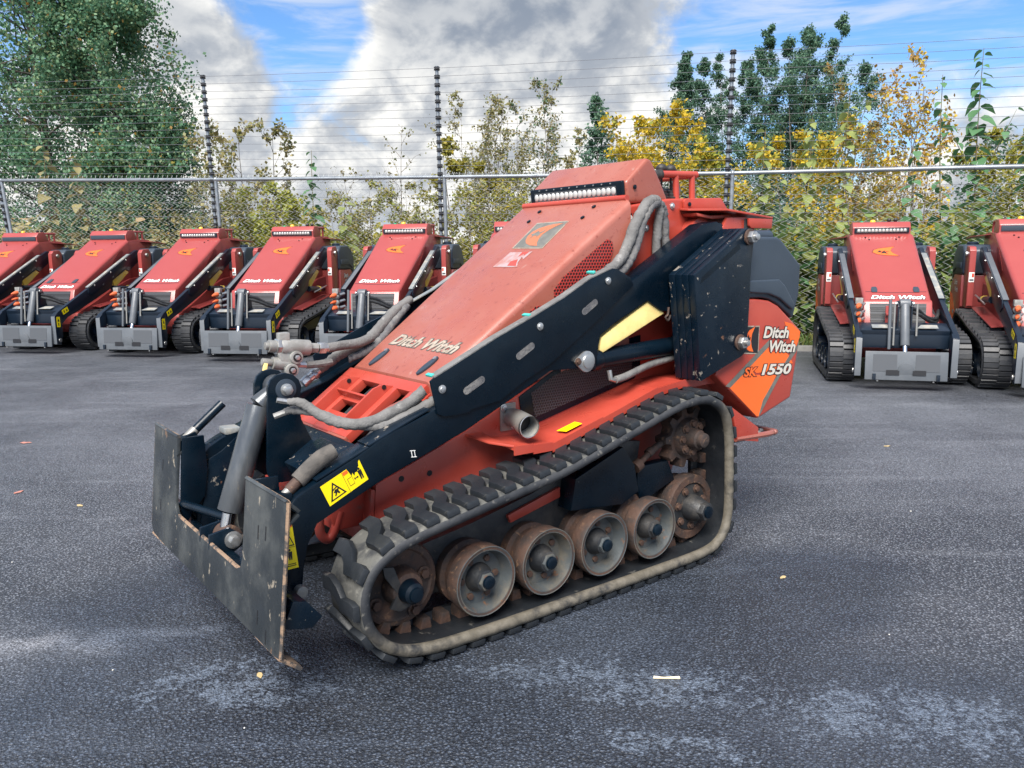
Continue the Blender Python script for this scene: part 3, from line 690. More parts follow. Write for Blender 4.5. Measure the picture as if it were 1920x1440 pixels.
weed('tallest broad-leaved weed standing above the fence at the far right', 5.73, 10.1, 3.52, 70, .20, LEAF_D, 1, .3, (-.05, 0), 2)
weed('weed left of the tallest one with smaller leaves', 5.32, 10.0, 3.20, 38, .155, LEAF_D, 2, .5, (-.16, 0))
weed('single weed with drooping leaves above the fence left of the centre', -2.80, 11.75, 2.62, 44, .17, LEAF_D, 3, .3)
weed('tall weed cut by the right edge of the picture', 6.12, 9.75, 2.95, 38, .18, LEAF_D, 7)
weed('tall green weed just right of the right insulator post', 3.25, 10.55, 2.68, 44, .19, LEAF_K, 4, .3, (0, 0), 1)
weed('tall green weed between the insulator post and the poplar tops', 3.72, 10.45, 2.80, 46, .19, LEAF_K, 5, .3, (.08, 0), 1)
weed('green weed in front of the yellow tree reaching above the rail', 4.2, 10.45, 3.22, 50, .18, LEAF_K, 6, .3, (.06, 0), 1)
weed('weed with small leaves above the rail left of the right pair of loaders', 5.02, 10.25, 2.45, 30, .2, LEAF_D, 8)
weed('weed at the foot of the middle bushes left of the fifth loader', -2.35, 11.7, 1.9, 30, .22, LEAF_K, 9)
weed('withering weed behind the fence above the second loader', -6.9, 13.2, 2.75, 34, .25, LEAF_T, 10)
weed('withering weed behind the fence above the first loader', -7.45, 13.3, 2.95, 34, .25, LEAF_T, 11)
def thicket(name, label, x0, x1, n, hfun, lsize, mat, seed, dep=(.25, 1.9)):
    rng = np.random.default_rng(seed); 
    x = rng.uniform(x0, x1, n); y = fl(x) + rng.uniform(dep[0], dep[1], n); h = np.array([hfun(a) for a in x]) * (.8 + .2 * np.sin(x * 5.1) * np.cos(y * 4))
    z = h * rng.uniform(.0, 1, n) ** .8
    # broad leaf: six-corner folded blade as two quads
    d = rng.normal(size=(n, 3)); d[:, 2] = d[:, 2] * .45 - .35; d[:, 1] -= .35; d /= np.linalg.norm(d, axis=1)[:, None]
    e = np.cross(d, np.array([0, 0, 1.0])) + rng.normal(size=(n, 3)) * .35; e -= d * (e * d).sum(1)[:, None]; e /= np.linalg.norm(e, axis=1)[:, None]
    nn = np.cross(d, e); s = lsize * rng.uniform(.55, 1.3, n)[:, None]; P = np.stack([x, y, z], 1)
    a = P; tip = P + d * s - nn * s * .1; l1 = P + d * s * .28 + e * s * .34 + nn * s * .07; l2 = P + d * s * .68 + e * s * .22; r1 = P + d * s * .28 - e * s * .34 + nn * s * .07; r2 = P + d * s * .68 - e * s * .22
    V = np.stack([a, l1, l2, tip, r2, r1], 1).reshape(-1, 3); b = np.arange(n)[:, None] * 6
    F = np.concatenate([b + np.array([[0, 1, 2, 3]]), b + np.array([[0, 3, 4, 5]])], 0)
    o = bpy.data.objects.new(name, mesh_np(name, V, F, mat)); link(o); tag(o, label, 'weeds', kind='stuff'); return o
thicket('weed_thicket', 'broad-leaved green weed thicket behind the right half of the fence', 1.0, 9.5, 6800, lambda a: 1.75 if a > 2.2 else 1.3, .17, L_knot, 1)
thicket('weed_thicket', 'darker leaves low in the right-hand weed thicket', 1.5, 9.5, 2200, lambda a: 1.55, .19, L_knotd, 2)
thicket('weed_thicket', 'withering tan weed thicket behind the left end of the fence', -9.8, -5.6, 3400, lambda a: 1.95, .15, L_tan, 3)
thicket('weed_thicket', 'yellowish weed thicket behind the middle of the fence', -5.6, 1.2, 2400, lambda a: 1.25, .10, L_sparse, 4)
# grass tufts and small weeds along the edging
def verge():
    rng = np.random.default_rng(9); n = 5200; x = rng.uniform(-12, 10, n); y = fl(x) + rng.normal(-.14, .07, n)
    P = np.stack([x, y, np.zeros(n)], 1); a = rng.uniform(0, 6.28, n); h = rng.uniform(.05, .22, n)
    w = np.stack([np.cos(a), np.sin(a), 0 * a], 1) * .007; l = np.stack([np.cos(a + 1.5), np.sin(a + 1.5), 0 * a], 1) * (h * .4)[:, None]; z = np.stack([0 * h, 0 * h, h], 1)
    V = np.stack([P - w, P + w, P + l * .6 + z * .8 + w * .4, P + l + z], 1).reshape(-1, 3); F = np.arange(4 * n).reshape(n, 4)
    o = bpy.data.objects.new('verge_grass', mesh_np('verge_grass', V, F, L_knot)); link(o); tag(o, 'grass and small weeds along the foot of the fence', 'grass', kind='stuff')
verge()

# ================================================================== MAIN LOADER (machine frame: x forward, y left, z up)
M_O = (-.13378, 2.87817, .004); M_YAW = R(217.5947)
LD = empty('compact_track_loader', M_O, M_YAW)
tag(LD, 'large used red and black stand-on track loader with mud-stained tracks in the foreground', 'track loader')
def hose_tube(pts, r, seed, n=9, seg=12, amp=.07):
    """sleeved hose: radius and centre line wrinkle slightly along its length"""
    rng_ = random.Random(seed); P = catmull([Vector(p) for p in pts], n); m = len(P)
    rs = r if isinstance(r, (list, tuple)) else [r] * len(pts)
    rr = np.interp(np.linspace(0, 1, m), np.linspace(0, 1, len(rs)), rs)
    rr = [float(a) * .76 * (1 + amp * rng_.uniform(-1, 1) + .03 * math.sin(i * 1.9)) for i, a in enumerate(rr)]
    P = [p + Vector((rng_.uniform(-1, 1), rng_.uniform(-1, 1), rng_.uniform(-1, 1))) * .0012 for p in P]
    return MB().tube(P, rr, seg)
def part(mb, name, mat, parent=None, bevel=0.0, **kw): return mb.build(name, mat, parent or LD, bevel, **kw)
def inst(me, name, loc, parent, rot=(0, 0, 0), sc=(1, 1, 1)):
    o = bpy.data.objects.new(name, me); link(o, parent); o.location = loc; o.rotation_euler = rot; o.scale = sc; return o
def mir(poly): return poly
def hexbolt(mat, r=.011, h=.008, washer=True):
    mb = MB()
    if washer: mb.cyl((0, 0, 0), (0, .003, 0), r * 1.5, seg=14)
    mb.cyl((0, .002, 0), (0, .002 + h, 0), r, seg=6); return mb.mesh('bolt', mat, .001)
BOLT = hexbolt(steel, .0085, .006); BOLT_RUST = hexbolt(rust, .011, .010); BOLT_DARK = hexbolt(black, .009, .004, False)
# ---- hood ----------------------------------------------------------------
HO = Vector((.351, 0, .745)); HD = Vector((-.818, 0, .582)).normalized(); HN = Vector((.582, 0, .818)).normalized()
HL = 1.003
def hp(y, s, up=0.0): return HO + HD * s + Vector((0, y, 0)) + HN * up
def loft(stations, mat, name, parent, r=.032, nseg=5):
    """rounded channel: stations = (x, z, half width, bottom z)"""
    mb = MB(); vs = []
    for (x, z, a, zb) in stations:
        row = [(x, -a, zb)]
        for k in range(nseg + 1):
            th = PI / 2 * k / nseg; row.append((x, -a + r - r * math.cos(th), z - r + r * math.sin(th)))
        row += [(p[0], -p[1], p[2]) for p in reversed(row)]
        vs.append(row)
    n = len(vs[0]); V = [p for row in vs for p in row]; F = []
    for i in range(len(vs) - 1):
        for k in range(n): F.append((i * n + k, i * n + (k + 1) % n, (i + 1) * n + (k + 1) % n, (i + 1) * n + k))
    F += [tuple(range(n)), tuple(range(len(vs) * n - 1, (len(vs) - 1) * n - 1, -1))]
    mb.add(V, F); return mb.build(name, mat, parent, 0.0, ang=30)
st = []
for q in np.linspace(0, 1, 6):
    p = HO + HD * HL * q; st.append((p.x, p.z, .268 + .047 * q, .64 + .15 * q))
hood = loft(st, red_faded, 'hood', LD)
# side vents of the hood (both sides)
for sg in (1, -1):
    for k, poly in enumerate(([(-.378, 1.163), (-.383, 1.135), (-.359, 1.075), (-.140, .970), (-.123, .980), (-.121, 1.003), (-.164, 1.047), (-.355, 1.172)], [(-.081, .957), (-.072, .936), (.020, .888), (.034, .894), (.030, .912), (-.045, .962), (-.065, .966)])):
        def ys(x): return (.268 + .047 * min(max((.351 - x) / .818, 0), 1)) * sg
        pts = [(p[0], ys(p[0]) + sg * .0015, p[1] + (.012 if k == 0 else 0)) for p in poly]
        MB().slab(pts, (0, sg * .002, 0)).build('side_vent', mesh_red, hood, smooth=False)
for (y, s) in ((-.142, .953), (.163, .961), (-.142, .886), (.163, .892)):
    o = inst(BOLT_DARK, 'hood_bolt', hp(y, s, .0), hood); o.rotation_euler = Vector((0, 1, 0)).rotation_difference(HN).to_euler()
# logo panel
flat([hp(y, s) for y, s in ((-.066, .708), (.115, .705), (.103, .879), (-.08, .875))], deco_white, 'logo_border', hood, HN, .0008)
flat([hp(y, s) for y, s in ((-.060, .713), (.109, .710), (.098, .874), (-.074, .870))], deco_grey2, 'logo_panel', hood, HN, .0016)
SW = [(.085, .862), (.045, .860), (.005, .850), (-.028, .835), (-.046, .812), (-.047, .785), (-.032, .757), (-.010, .738), (.025, .724), (.072, .720), (.050, .742), (.036, .768), (.032, .795), (.042, .822), (.062, .845)]
flat([hp(y, s) for y, s in SW], stk_orange2, 'logo_swoosh', hood, HN, .0024)
FIG = [(-.038, .795), (-.022, .802), (-.010, .818), (.000, .806), (.014, .812), (.026, .826), (.022, .808), (.012, .798), (.020, .790), (.012, .776), (.004, .788), (-.010, .784), (-.018, .768), (-.020, .786)]
flat([hp(y, s) for y, s in FIG], deco_grey2, 'logo_figure', hood, HN, .0032)
# hood lettering: dark shadow letters under worn white letters
tw = textw('Ditch Witch', .32)
sx = .405 / (tw * (.052 / .73))
text_mesh('Ditch Witch', hp(-.186, .134, .0010), (0, 1, 0), HD, .052, deco_grey, .085, .32, sx, name='lettering_shadow', parent=hood)
text_mesh('Ditch Witch', hp(-.186, .134, .0018), (0, 1, 0), HD, .052, deco_white, .038, .32, sx, name='lettering', parent=hood)
# torn sticker residue
flat([hp(y, s) for y, s in ((-.06, .592), (-.05, .684), (.0, .683), (.078, .688), (.072, .64), (.05, .655), (.06, .62), (.086, .594))], residue, 'sticker_residue', hood, HN, .0008)
flat([hp(y, s) for y, s in ((.020, .60), (.012, .626), (.042, .640), (.056, .618), (.07, .60))], red, 'sticker_residue', hood, HN, .0015)
flat([hp(y, s) for y, s in ((.028, .655), (.022, .683), (.062, .686), (.055, .66), (.045, .672))], red, 'sticker_residue', hood, HN, .0016)
# latches
for (y0, s0, y1, s1) in ((-.158, .013, -.142, .104), (.160, .016, .176, .107)):
    a, b = hp(y0, s0), hp(y1, s1); ym = (y0 + y1) / 2; pts = []
    for k in range(16):
        th = 2 * PI * k / 16; c = math.cos(th); w_ = .015; ss = (s0 + s1) / 2 + (s1 - s0) / 2 * math.sin(th)
        pts.append(hp(ym + (y1 - y0) / 2 * math.sin(th) + w_ * c, ss))
    lat = MB().slab(pts, HN * .008).build('latch', plastic, hood, .002)
    MB().cyl(hp(y1 - .002, s1 - .012, .006), hp(y1 - .002, s1 - .012, .011), .007, seg=10).build('latch_lock', steel, lat)
# seam strip under the hood front edge
part(MB().slab([hp(-.262, -.008, -.03), hp(.262, -.008, -.03), hp(.262, .004, -.03), hp(-.262, .004, -.03)], HN * .018), 'hood_seam', black)
# ---- nose frame with hose openings -----------------------------------------
ns = MB()
def nbar(y0, y1, s0, s1, h=.03, up=0.0): ns.slab([hp(y0, s0, up - h), hp(y1, s0, up - h), hp(y1, s1, up - h), hp(y0, s1, up - h)], HN * h)
nbar(-.268, .255, -.052, -.010); nbar(-.268, -.112, -.285, -.0515); nbar(.010, .125, -.285, -.0515); nbar(-.1125, .0105, -.150, -.112); nbar(-.1125, .0105, -.290, -.200)
nbar(.205, .255, -.20, -.0515)
nose = ns.build('nose_frame', red, LD, .003)
for (y, s0, s1) in ((-.147, -.045, -.25), (.085, -.045, -.255)):
    part(MB().slab([hp(y, s0, 0), hp(y, s0 - .03, .030), hp(y, s0 - .06, .040), hp(y, s1 + .02, .036), hp(y, s1, .030), hp(y, s1, -.03), hp(y, s0, -.03)], (0, .010, 0)), 'nose_fin', red, nose, .002)
part(MB().slab([hp(-.137, -.136, -.01), hp(.086, -.136, -.01), hp(.086, -.136, .028), hp(-.137, -.136, .028)], HD * .008), 'nose_crossbar', red, nose, .0015)
for (y, s) in ((-.136, -.085), (.096, -.075)): part(MB().cyl(hp(y + .0003, s, .020), hp(y + .0012, s, .020), .008, seg=14), 'fin_hole', stk_black, nose, smooth=False)
part(MB().slab([hp(-.262, -.275, -.12), hp(.252, -.275, -.12), hp(.252, -.012, -.12), hp(-.262, -.012, -.12)], HN * .06), 'nose_interior', black)
for k, y in enumerate((-.085, -.05, -.015, .145, .175)):
    part(MB().tube([hp(y, -.26, -.055), hp(y + .006, -.15, -.045), hp(y, -.02, -.05)], .016, 8, 4), 'inner_hose', hose)
part(MB().slab([hp(-.26, -.29, -.09), hp(.13, -.29, -.09), hp(.13, -.29, .0), hp(-.26, -.29, .0)], HD * .012), 'nose_front', red_faded, None, .002)
part(MB().slab([hp(-.255, -.275, -.028), hp(-.272, -.275, -.028), hp(-.272, -.012, -.028), hp(-.255, -.012, -.028)], Vector((0, 0, -.10))), 'nose_cheek', red)
part(MB().slab([hp(.245, -.20, -.028), hp(.260, -.20, -.028), hp(.260, -.012, -.028), hp(.245, -.012, -.028)], Vector((0, 0, -.10))), 'nose_cheek', red)
# ---- tower with light bar --------------------------------------------------
TW = [(-.497, 1.312), (-.495, 1.334), (-.488, 1.390), (-.596, 1.480), (-.620, 1.472), (-.651, 1.432), (-.689, 1.375), (-.720, 1.325)]
tower = part(MB().prism(TW, -.268, .268), 'console_tower', red_faded, None, .014, seg=3)
part(MB().tube([(-.468, -.295, 1.329), (-.468, .295, 1.329)], .012, 10), 'tower_lip', red)
lbx = Vector((.007, 0, .056)).normalized(); lbn = Vector((.056, 0, -.007)).normalized()
lb0 = Vector((-.4915, 0, 1.362))
bar = MB(); hw, hh = .262, .033
pts = []
for (sy, sz) in ((-1, -1), (1, -1), (1, 1), (-1, 1)): pts.append(lb0 + Vector((0, sy * hw, 0)) + lbx * (sz * hh))
bar.slab(pts, lbn * .016); bar_o = bar.build('light_bar', black, LD, .006, seg=3)
part(MB().slab([lb0 + Vector((0, sy * .232, 0)) + lbx * (sz * .0185 - .002) + lbn * .0165 for sy, sz in ((-1, -1), (1, -1), (1, 1), (-1, 1))], lbn * .0012), 'reflector_strip', reflector, bar_o)
lens_me = MB().ball((0, 0, 0), .0118, 12, 8, (.55, 1, 1.25)).mesh('lens', glass_led)
for k in range(18):
    o = inst(lens_me, 'lens', lb0 + Vector((0, -.219 + k * .438 / 17, 0)) + lbx * -.002 + lbn * .018, bar_o); o.rotation_euler = (0, R(7), 0)
pin_me = MB().cyl((0, 0, 0), (.003, 0, 0), .0028, seg=8).mesh('screw', steel)
for k in range(10):
    for dz in (-.027, .026): inst(pin_me, 'screw', lb0 + Vector((0, -.2 + k * .045, 0)) + lbx * dz + lbn * .0155, bar_o)
inst(BOLT_DARK, 'bolt', (-.53, .268, 1.372), tower)
# ---- console body -----------------------------------------------------------
CB = [(-.460, 1.300), (-.700, 1.335), (-.871, 1.343), (-1.000, 1.343), (-1.055, 1.297), (-1.05, 1.20), (-.98, .96), (-.60, .80), (-.47, .80)]
console = part(MB().prism(CB, -.289, .289), 'console_body', red, None, .010, seg=3)
part(MB().prism([(-.766, 1.327), (-.780, 1.3375), (-.986, 1.347), (-1.028, 1.305), (-.894, 1.298), (-.770, 1.300)], .2895, .302), 'side_plate', red, console, .004)
part(MB().prism([(-.768, 1.281), (-.85, 1.273), (-1.0, 1.283), (-1.06, 1.275), (-1.09, 1.262), (-1.06, 1.258), (-.99, 1.268), (-.86, 1.260), (-.775, 1.270)], .289, .36), 'side_shelf', red, console, .002)
inst(BOLT_DARK, 'bolt', (-.792, .303, 1.316), console); inst(BOLT, 'bolt', (-.713, .289, 1.308), console); inst(BOLT, 'bolt', (-.575, .289, 1.225), console)
part(MB().prism([(-.505, 1.275), (-.520, 1.285), (-.530, 1.27), (-.528, 1.20), (-.512, 1.205)], .2895, .2905), 'side_slot', stk_black, console, smooth=False)
dec = part(MB().prism([(-.480, 1.275), (-.497, 1.277), (-.502, 1.222), (-.485, 1.220)], .2905, .2912), 'hook_decal', stk_black, console, smooth=False)
part(MB().lathe((-.492, .2913, 1.262), (0, 1, 0), [(0, .0075), (.0006, .0075)], 14), 'hook_symbol', stk_white, dec, smooth=False)
part(MB().tube([(-.492, .2916, 1.253), (-.494, .2916, 1.238), (-.489, .2916, 1.231), (-.487, .2916, 1.237)], .0018, 6, 3), 'hook_symbol', stk_white, dec)
# arm pivot bosses and brackets
for sg in (1, -1):
    part(MB().cyl((-.83, sg * .285, 1.205), (-.83, sg * .335, 1.205), .062, seg=24), 'pivot_boss', red, console, .006)
    part(MB().prism([(-.90, 1.265), (-1.02, 1.27), (-1.075, 1.235), (-1.06, 1.14), (-.95, 1.12), (-.885, 1.17), (-.868, 1.215)], sg * .385, sg * .400), 'pivot_bracket', red, console, .003)
    part(MB().cyl((-.86, sg * .33, 1.205), (-.86, sg * .395, 1.205), .040, seg=20), 'pivot_bush', black, console, .003)
# guard sheet behind the pivots
can = part(MB().slab([(-.746, .34, 1.289), (-.872, .42, 1.289), (-1.162, .42, 1.264), (-1.20, .05, 1.266), (-.98, .05, 1.300), (-.746, .30, 1.293)], (0, 0, .008)), 'rear_guard', red, None, .002)
part(MB().prism([(-1.010, 1.264), (-1.162, 1.264), (-1.158, 1.226), (-1.026, 1.226), (-1.014, 1.236)], .408, .4195), 'guard_flange', red, can, .003)
part(MB().slab([(-.746, -.34, 1.289), (-.872, -.42, 1.289), (-1.162, -.42, 1.264), (-1.20, -.05, 1.266), (-.98, -.05, 1.300), (-.746, -.30, 1.293)], (0, 0, .008)), 'rear_guard', red, None, .002)
part(MB().cyl((-1.02, .38, 1.18), (-1.02, .38, 1.262), .026, seg=14).cyl((-1.14, .40, 1.17), (-1.14, .40, 1.222), .022, seg=12), 'rubber_mount', hose)
# hand controls
hd = part(MB().tube([(-.700, .24, 1.428), (-.905, .24, 1.436)], .0135, 10).tube([(-.792, .24, 1.334), (-.785, .24, 1.429)], .0125, 10).tube([(-.884, .24, 1.340), (-.880, .24, 1.434)], .0125, 10).tube([(-.90, .24, 1.434), (-.905, .10, 1.434), (-.905, -.24, 1.434), (-.885, -.24, 1.34)], .0125, 10), 'hand_rail', red)
part(MB().tube([(-.650, .235, 1.418), (-.702, .24, 1.428)], .019, 12), 'rail_grip', knobm, hd)
part(MB().box((-.79, .24, 1.333), (.036, .036, .012)), 'rail_foot', red, hd, .002)
for x in (-.726, -.779):
    lev = part(MB().tube([(x - .012, .215, 1.34), (x, .22, 1.44)], .0045, 8), 'control_lever', grime)
    part(MB().ball((x, .22, 1.452), .0205, 14, 10, (1.05, 1, .85)), 'lever_knob', knobm, lev)
    part(MB().lathe((x - .011, .216, 1.338), (0, 0, 1), [(0, .030), (.008, .032), (.012, .024), (.020, .026), (.024, .018), (.032, .020), (.036, .008)], 16), 'lever_boot', hose, lev)
part(MB().tube([(-.835, .20, 1.345), (-.838, .20, 1.378), (-.822, .205, 1.408)], [.012, .017, .013], 10, 4), 'pale_control_stick', dusty_steel)
part(MB().box((-.80, 0, 1.36), (.14, .36, .05)), 'instrument_panel', plastic, None, .008)
# ---- lower body ------------------------------------------------------------
BD = [(.568, .464), (.239, .582), (.031, .671), (-.115, .739), (-.45, .86), (-.95, .95), (-1.0, .58), (-.80, .40), (-.70, .20), (.50, .20), (.582, .33)]
body = part(MB().prism(BD, -.292, .292), 'chassis_side', red, None, .004)
part(MB().prism([(.44, .50), (.568, .462), (.60, .34), (.69, .34), (.70, .40), (.62, .50), (.50, .56)], -.26, .26), 'chassis_front', red_dirty, None, .004)
part(MB().prism([(.575, .452), (.588, .455), (.600, .340), (.586, .338)], .21, .300), 'front_gusset', red_dirty, body, .002)
for (x, z) in ((.482, .468), (.382, .468), (.459, .381)):
    part(MB().cyl((x, .2921, z), (x, .2929, z), .0095, seg=16), 'frame_hole', stk_black, body, smooth=False)
part(MB().tube([(.731, .25, .40), (.732, .25, .345), (.712, .25, .318), (.690, .25, .335), (.667, .25, .395)], .014, 10, 5), 'tie_down_loop', red_dirty, body)
# engine side screen
scr = part(MB().prism([(.030, .667), (-.111, .738), (-.30, .80), (-.546, .835), (-.547, .710), (-.516, .674), (-.036, .566), (.02, .60)], .2925, .297), 'screen_frame', black, None, .002)
part(MB().prism([(-.020, .675), (-.115, .722), (-.30, .775), (-.50, .80), (-.50, .700), (-.475, .684), (-.036, .590)], .2973, .2985), 'screen_mesh', mesh_black, scr, smooth=False)
# fender shelf over the track
sh = MB()
prof = [(.175, .552), (.10, .545), (.02, .538), (-.20, .592), (-.468, .664), (-.62, .676), (-.80, .673)]
for i in range(len(prof) - 1):
    (x0, z0), (x1, z1) = prof[i], prof[i + 1]
    sh.slab([(x0, .2925, z0), (x1, .2925, z1), (x1, .452, z1 - .002), (x0, .452, z0 - .008)], (0, 0, -.007))
shelf = part(sh, 'fender_shelf', red, None)
fl_ = MB(); 
for i in range(len(prof) - 1):
    (x0, z0), (x1, z1) = prof[i], prof[i + 1]
    fl_.slab([(x0, .4525, z0 - .001), (x1, .4525, z1 + .003), (x1, .4525, z1 - .024), (x0, .4525, z0 - .030)], (0, .006, 0))
part(fl_, 'fender_flange', red, shelf)
part(MB().slab([(.185, .293, .572), (.245, .293, .572), (.225, .39, .562), (.172, .452, .553), (.160, .44, .548), (.178, .34, .556)], (0, 0, -.008)), 'fender_nose', red, shelf, .002)
flat([(-.045, .40, .5575), (-.125, .40, .577), (-.125, .437, .577), (-.055, .437, .5595)], stk_yellow, 'fender_sticker', shelf, (.24, 0, .97), .002)
part(MB().prism([(-.58, .665), (-.80, .672), (-.985, .50), (-1.03, .447), (-1.034, .388), (-.896, .415), (-.860, .47), (-.70, .60)], .2925, .40), 'rear_fender', red_dirty, None, .003)
# exhaust
ex = part(MB().box((.078, .2965, .607), (.062, .008, .092)), 'exhaust_flange', steel_dull, None, .003)
part(MB().tube([(.072, .30, .606), (.072, .335, .606), (.078, .365, .603), (.090, .405, .599), (.097, .43, .597)], [.030, .031, .033, .036, .0365], 20, 4, caps=False), 'exhaust_pipe', steel_dull, ex)
part(MB().tube([(.0968, .4292, .597), (.090, .405, .599), (.078, .365, .603)], [.0335, .033, .030], 20, 2, caps=False), 'exhaust_bore', dusty_steel, ex)
part(MB().cyl((.080, .372, .6025), (.079, .368, .603), .031, seg=20), 'exhaust_depth', stk_black, ex)
part(MB().tube([Vector((.097, .430, .597)) + Vector((.035 * math.cos(a_), 0, .035 * math.sin(a_))) for a_ in np.linspace(0, 2 * PI, 25)], .0016, 6, caps=False), 'exhaust_rim', steel, ex)
inst(BOLT, 'bolt', (.098, .3005, .640), ex); inst(BOLT, 'bolt', (.058, .3005, .575), ex)
# ---- loader arms -------------------------------------------------------------
ARM = [(.857, .229), (.915, .249), (.903, .458), (.858, .508), (.817, .531), (.674, .593), (.598, .632), (.418, .692), (.36, .72), (.193, .79), (.05, .86), (-.30, .99), (-.384, 1.035), (-.762, 1.239), (-.84, 1.25), (-.90, 1.215),
       (-.88, 1.15), (-.802, 1.029), (-.607, .922), (-.54, .929), (-.469, .967), (-.316, .901), (-.241, .860), (-.231, .815), (-.222, .745), (-.134, .757), (-.021, .761), (.117, .697), (.314, .611), (.625, .500), (.803, .424), (.833, .370), (.846, .313)]
GRD = [(.442, .775), (.428, .785), (.200, .886), (.060, .941), (-.070, .996), (-.184, 1.053), (-.283, 1.085), (-.308, 1.083), (-.373, 1.052), (-.389, 1.026), (-.223, .915), (-.013, .786), (.090, .743), (.191, .690), (.300, .676), (.306, .668), (.361, .665), (.401, .668), (.420, .677)]
arms = []
for sg in (1, -1):
    arm = part(MB().prism(ARM, sg * .330, sg * .400), 'loader_arm', black, None, .006); arms.append(arm)
    g = part(MB().prism(GRD, sg * .4005, sg * .4085), 'hose_guard', black, arm, .0015)
    # thin grey top channel that carries the hoses
    tl = [(.428, .785), (.200, .886), (.060, .941), (-.070, .996), (-.184, 1.053), (-.283, 1.085)] if sg > 0 else [(.07, .935), (-.070, .996), (-.184, 1.060), (-.30, 1.12), (-.468, 1.225)]
    ch = MB()
    for i in range(len(tl) - 1):
        (x0, z0), (x1, z1) = tl[i], tl[i + 1]
        ch.slab([(x0, sg * .378, z0 + .004), (x1, sg * .378, z1 + .004), (x1, sg * .4085, z1 + .003), (x0, sg * .4085, z0 + .003)], (0, 0, -.004))
    part(ch, 'hose_channel', sleeve if sg > 0 else dusty_steel, arm)
    for (x0, z0, x1, z1) in ((-.150, .941, -.215, .979), (.126, .817, .057, .854), (.326, .730, .252, .766)):
        a = Vector((x0, 0, z0)); b = Vector((x1, 0, z1)); d = (b - a).normalized(); n_ = Vector((-d.z, 0, d.x)); a = a + d * .010; b = b - d * .010
        pts = []
        for k in range(9): th = -PI / 2 + PI * k / 8; pts.append(b + (d * math.cos(th) + n_ * math.sin(th)) * .0115)
        for k in range(9): th = PI / 2 + PI * k / 8; pts.append(a + (d * math.cos(th) + n_ * math.sin(th)) * .0115)
        part(MB().prism([(p.x, p.z) for p in pts], sg * .4087, sg * .4093), 'guard_slot', sleeve_dark, g, smooth=False)
    for (x, z) in ((-.265, 1.044), (.032, .909), (.403, .749)):
        inst(BOLT, 'bolt', (x, sg * .4085, z), g, (0, 0, 0 if sg > 0 else PI))
    part(MB().prism([(-.246, .809), (-.255, .853), (-.488, .968), (-.568, .919), (-.262, .800)], sg * .352, sg * .392), 'lift_lock_bar', yellow_pale, arm, .004)
    part(MB().tube([(-.578, sg * .402, .940), (-.572, sg * .404, .915), (-.560, sg * .404, .905), (-.575, sg * .404, .893), (-.586, sg * .404, .912)], .004, 6, 3), 'lock_pin', rust, arm)
    # boss plate on the lift cylinder front pin
    pts = []
    for k in range(14): th = -2.2 + 4.4 * k / 13; pts.append((-.172 - .036 * math.cos(th), .779 + .036 * math.sin(th)))
    pts += [(-.125, .792), (-.118, .782), (-.125, .772)]
    bs = part(MB().prism(pts, sg * .4005, sg * .409), 'pin_plate', steel, arm, .002)
    part(MB().cyl((-.176, sg * .409, .779), (-.176, sg * .415, .779), .024, seg=20), 'pin_head', steel, bs, .002)
    inst(BOLT_RUST, 'bolt', (-.130, sg * .409, .782), bs, (0, 0, 0 if sg > 0 else PI), (.8, .8, .8))
    # lift cylinder
    lc = part(MB().cyl((-.235, sg * .362, .775), (-.72, sg * .362, .795), .034, seg=20).cyl((-.225, sg * .362, .775), (-.262, sg * .362, .776), .040, seg=20), 'lift_cylinder', black, None, .003)
    part(MB().tube([(-.298, sg * .385, .735), (-.300, sg * .390, .705), (-.322, sg * .392, .700)], .009, 8), 'elbow_fitting', steel, lc)
    part(MB().tube([(-.322, sg * .392, .700), (-.38, sg * .39, .708), (-.52, sg * .375, .735), (-.70, sg * .365, .752)], .013, 10, 4), 'cylinder_hose', sleeve, lc)
    # counterweight plates
    WT = [(-.562, 1.058), (-.849, 1.222), (-.872, 1.217), (-.890, 1.165), (-.882, 1.101), (-.874, .772), (-.845, .752), (-.612, .680)]
    for k in range(4):
        y0 = .4105 + k * .0302 + .001 * (k % 2)
        o = part(MB().prism(WT, sg * y0, sg * (y0 + .0285)), 'counterweight_plate', black_worn, None, .004)
        if k == 3:
            part(MB().prism([(-.592, 1.026), (-.600, 1.050), (-.805, 1.168), (-.812, 1.147)], sg * .5302, sg * .5308), 'cast_recess', black, o, smooth=False)
            for (x, z) in ((-.874 + .014, 1.189), (-.826, .805)):
                nut = part(MB().cyl((x, sg * .5305, z), (x, sg * .538, z), .030, seg=24), 'washer', rust, o, .002)
                part(MB().cyl((x, sg * .538, z), (x, sg * .558, z), .023, seg=6).cyl((x, sg * .558, z), (x, sg * .572, z), .012, seg=12), 'nut', steel, nut, .003)
# roman mark in white paint
for dx in (0, .010): part(MB().prism([(.5065 - dx, .579), (.5085 - dx, .579), (.5055 - dx, .560), (.5035 - dx, .560)], .4003, .4008), 'paint_mark', stk_white, arms[0], smooth=False)
part(MB().prism([(.512, .581), (.494, .5795), (.494, .5775), (.512, .579)], .4003, .4009), 'paint_mark', stk_white, arms[0], smooth=False)
part(MB().prism([(.508, .562), (.490, .5605), (.490, .5585), (.508, .560)], .4003, .4009), 'paint_mark', stk_white, arms[0], smooth=False)
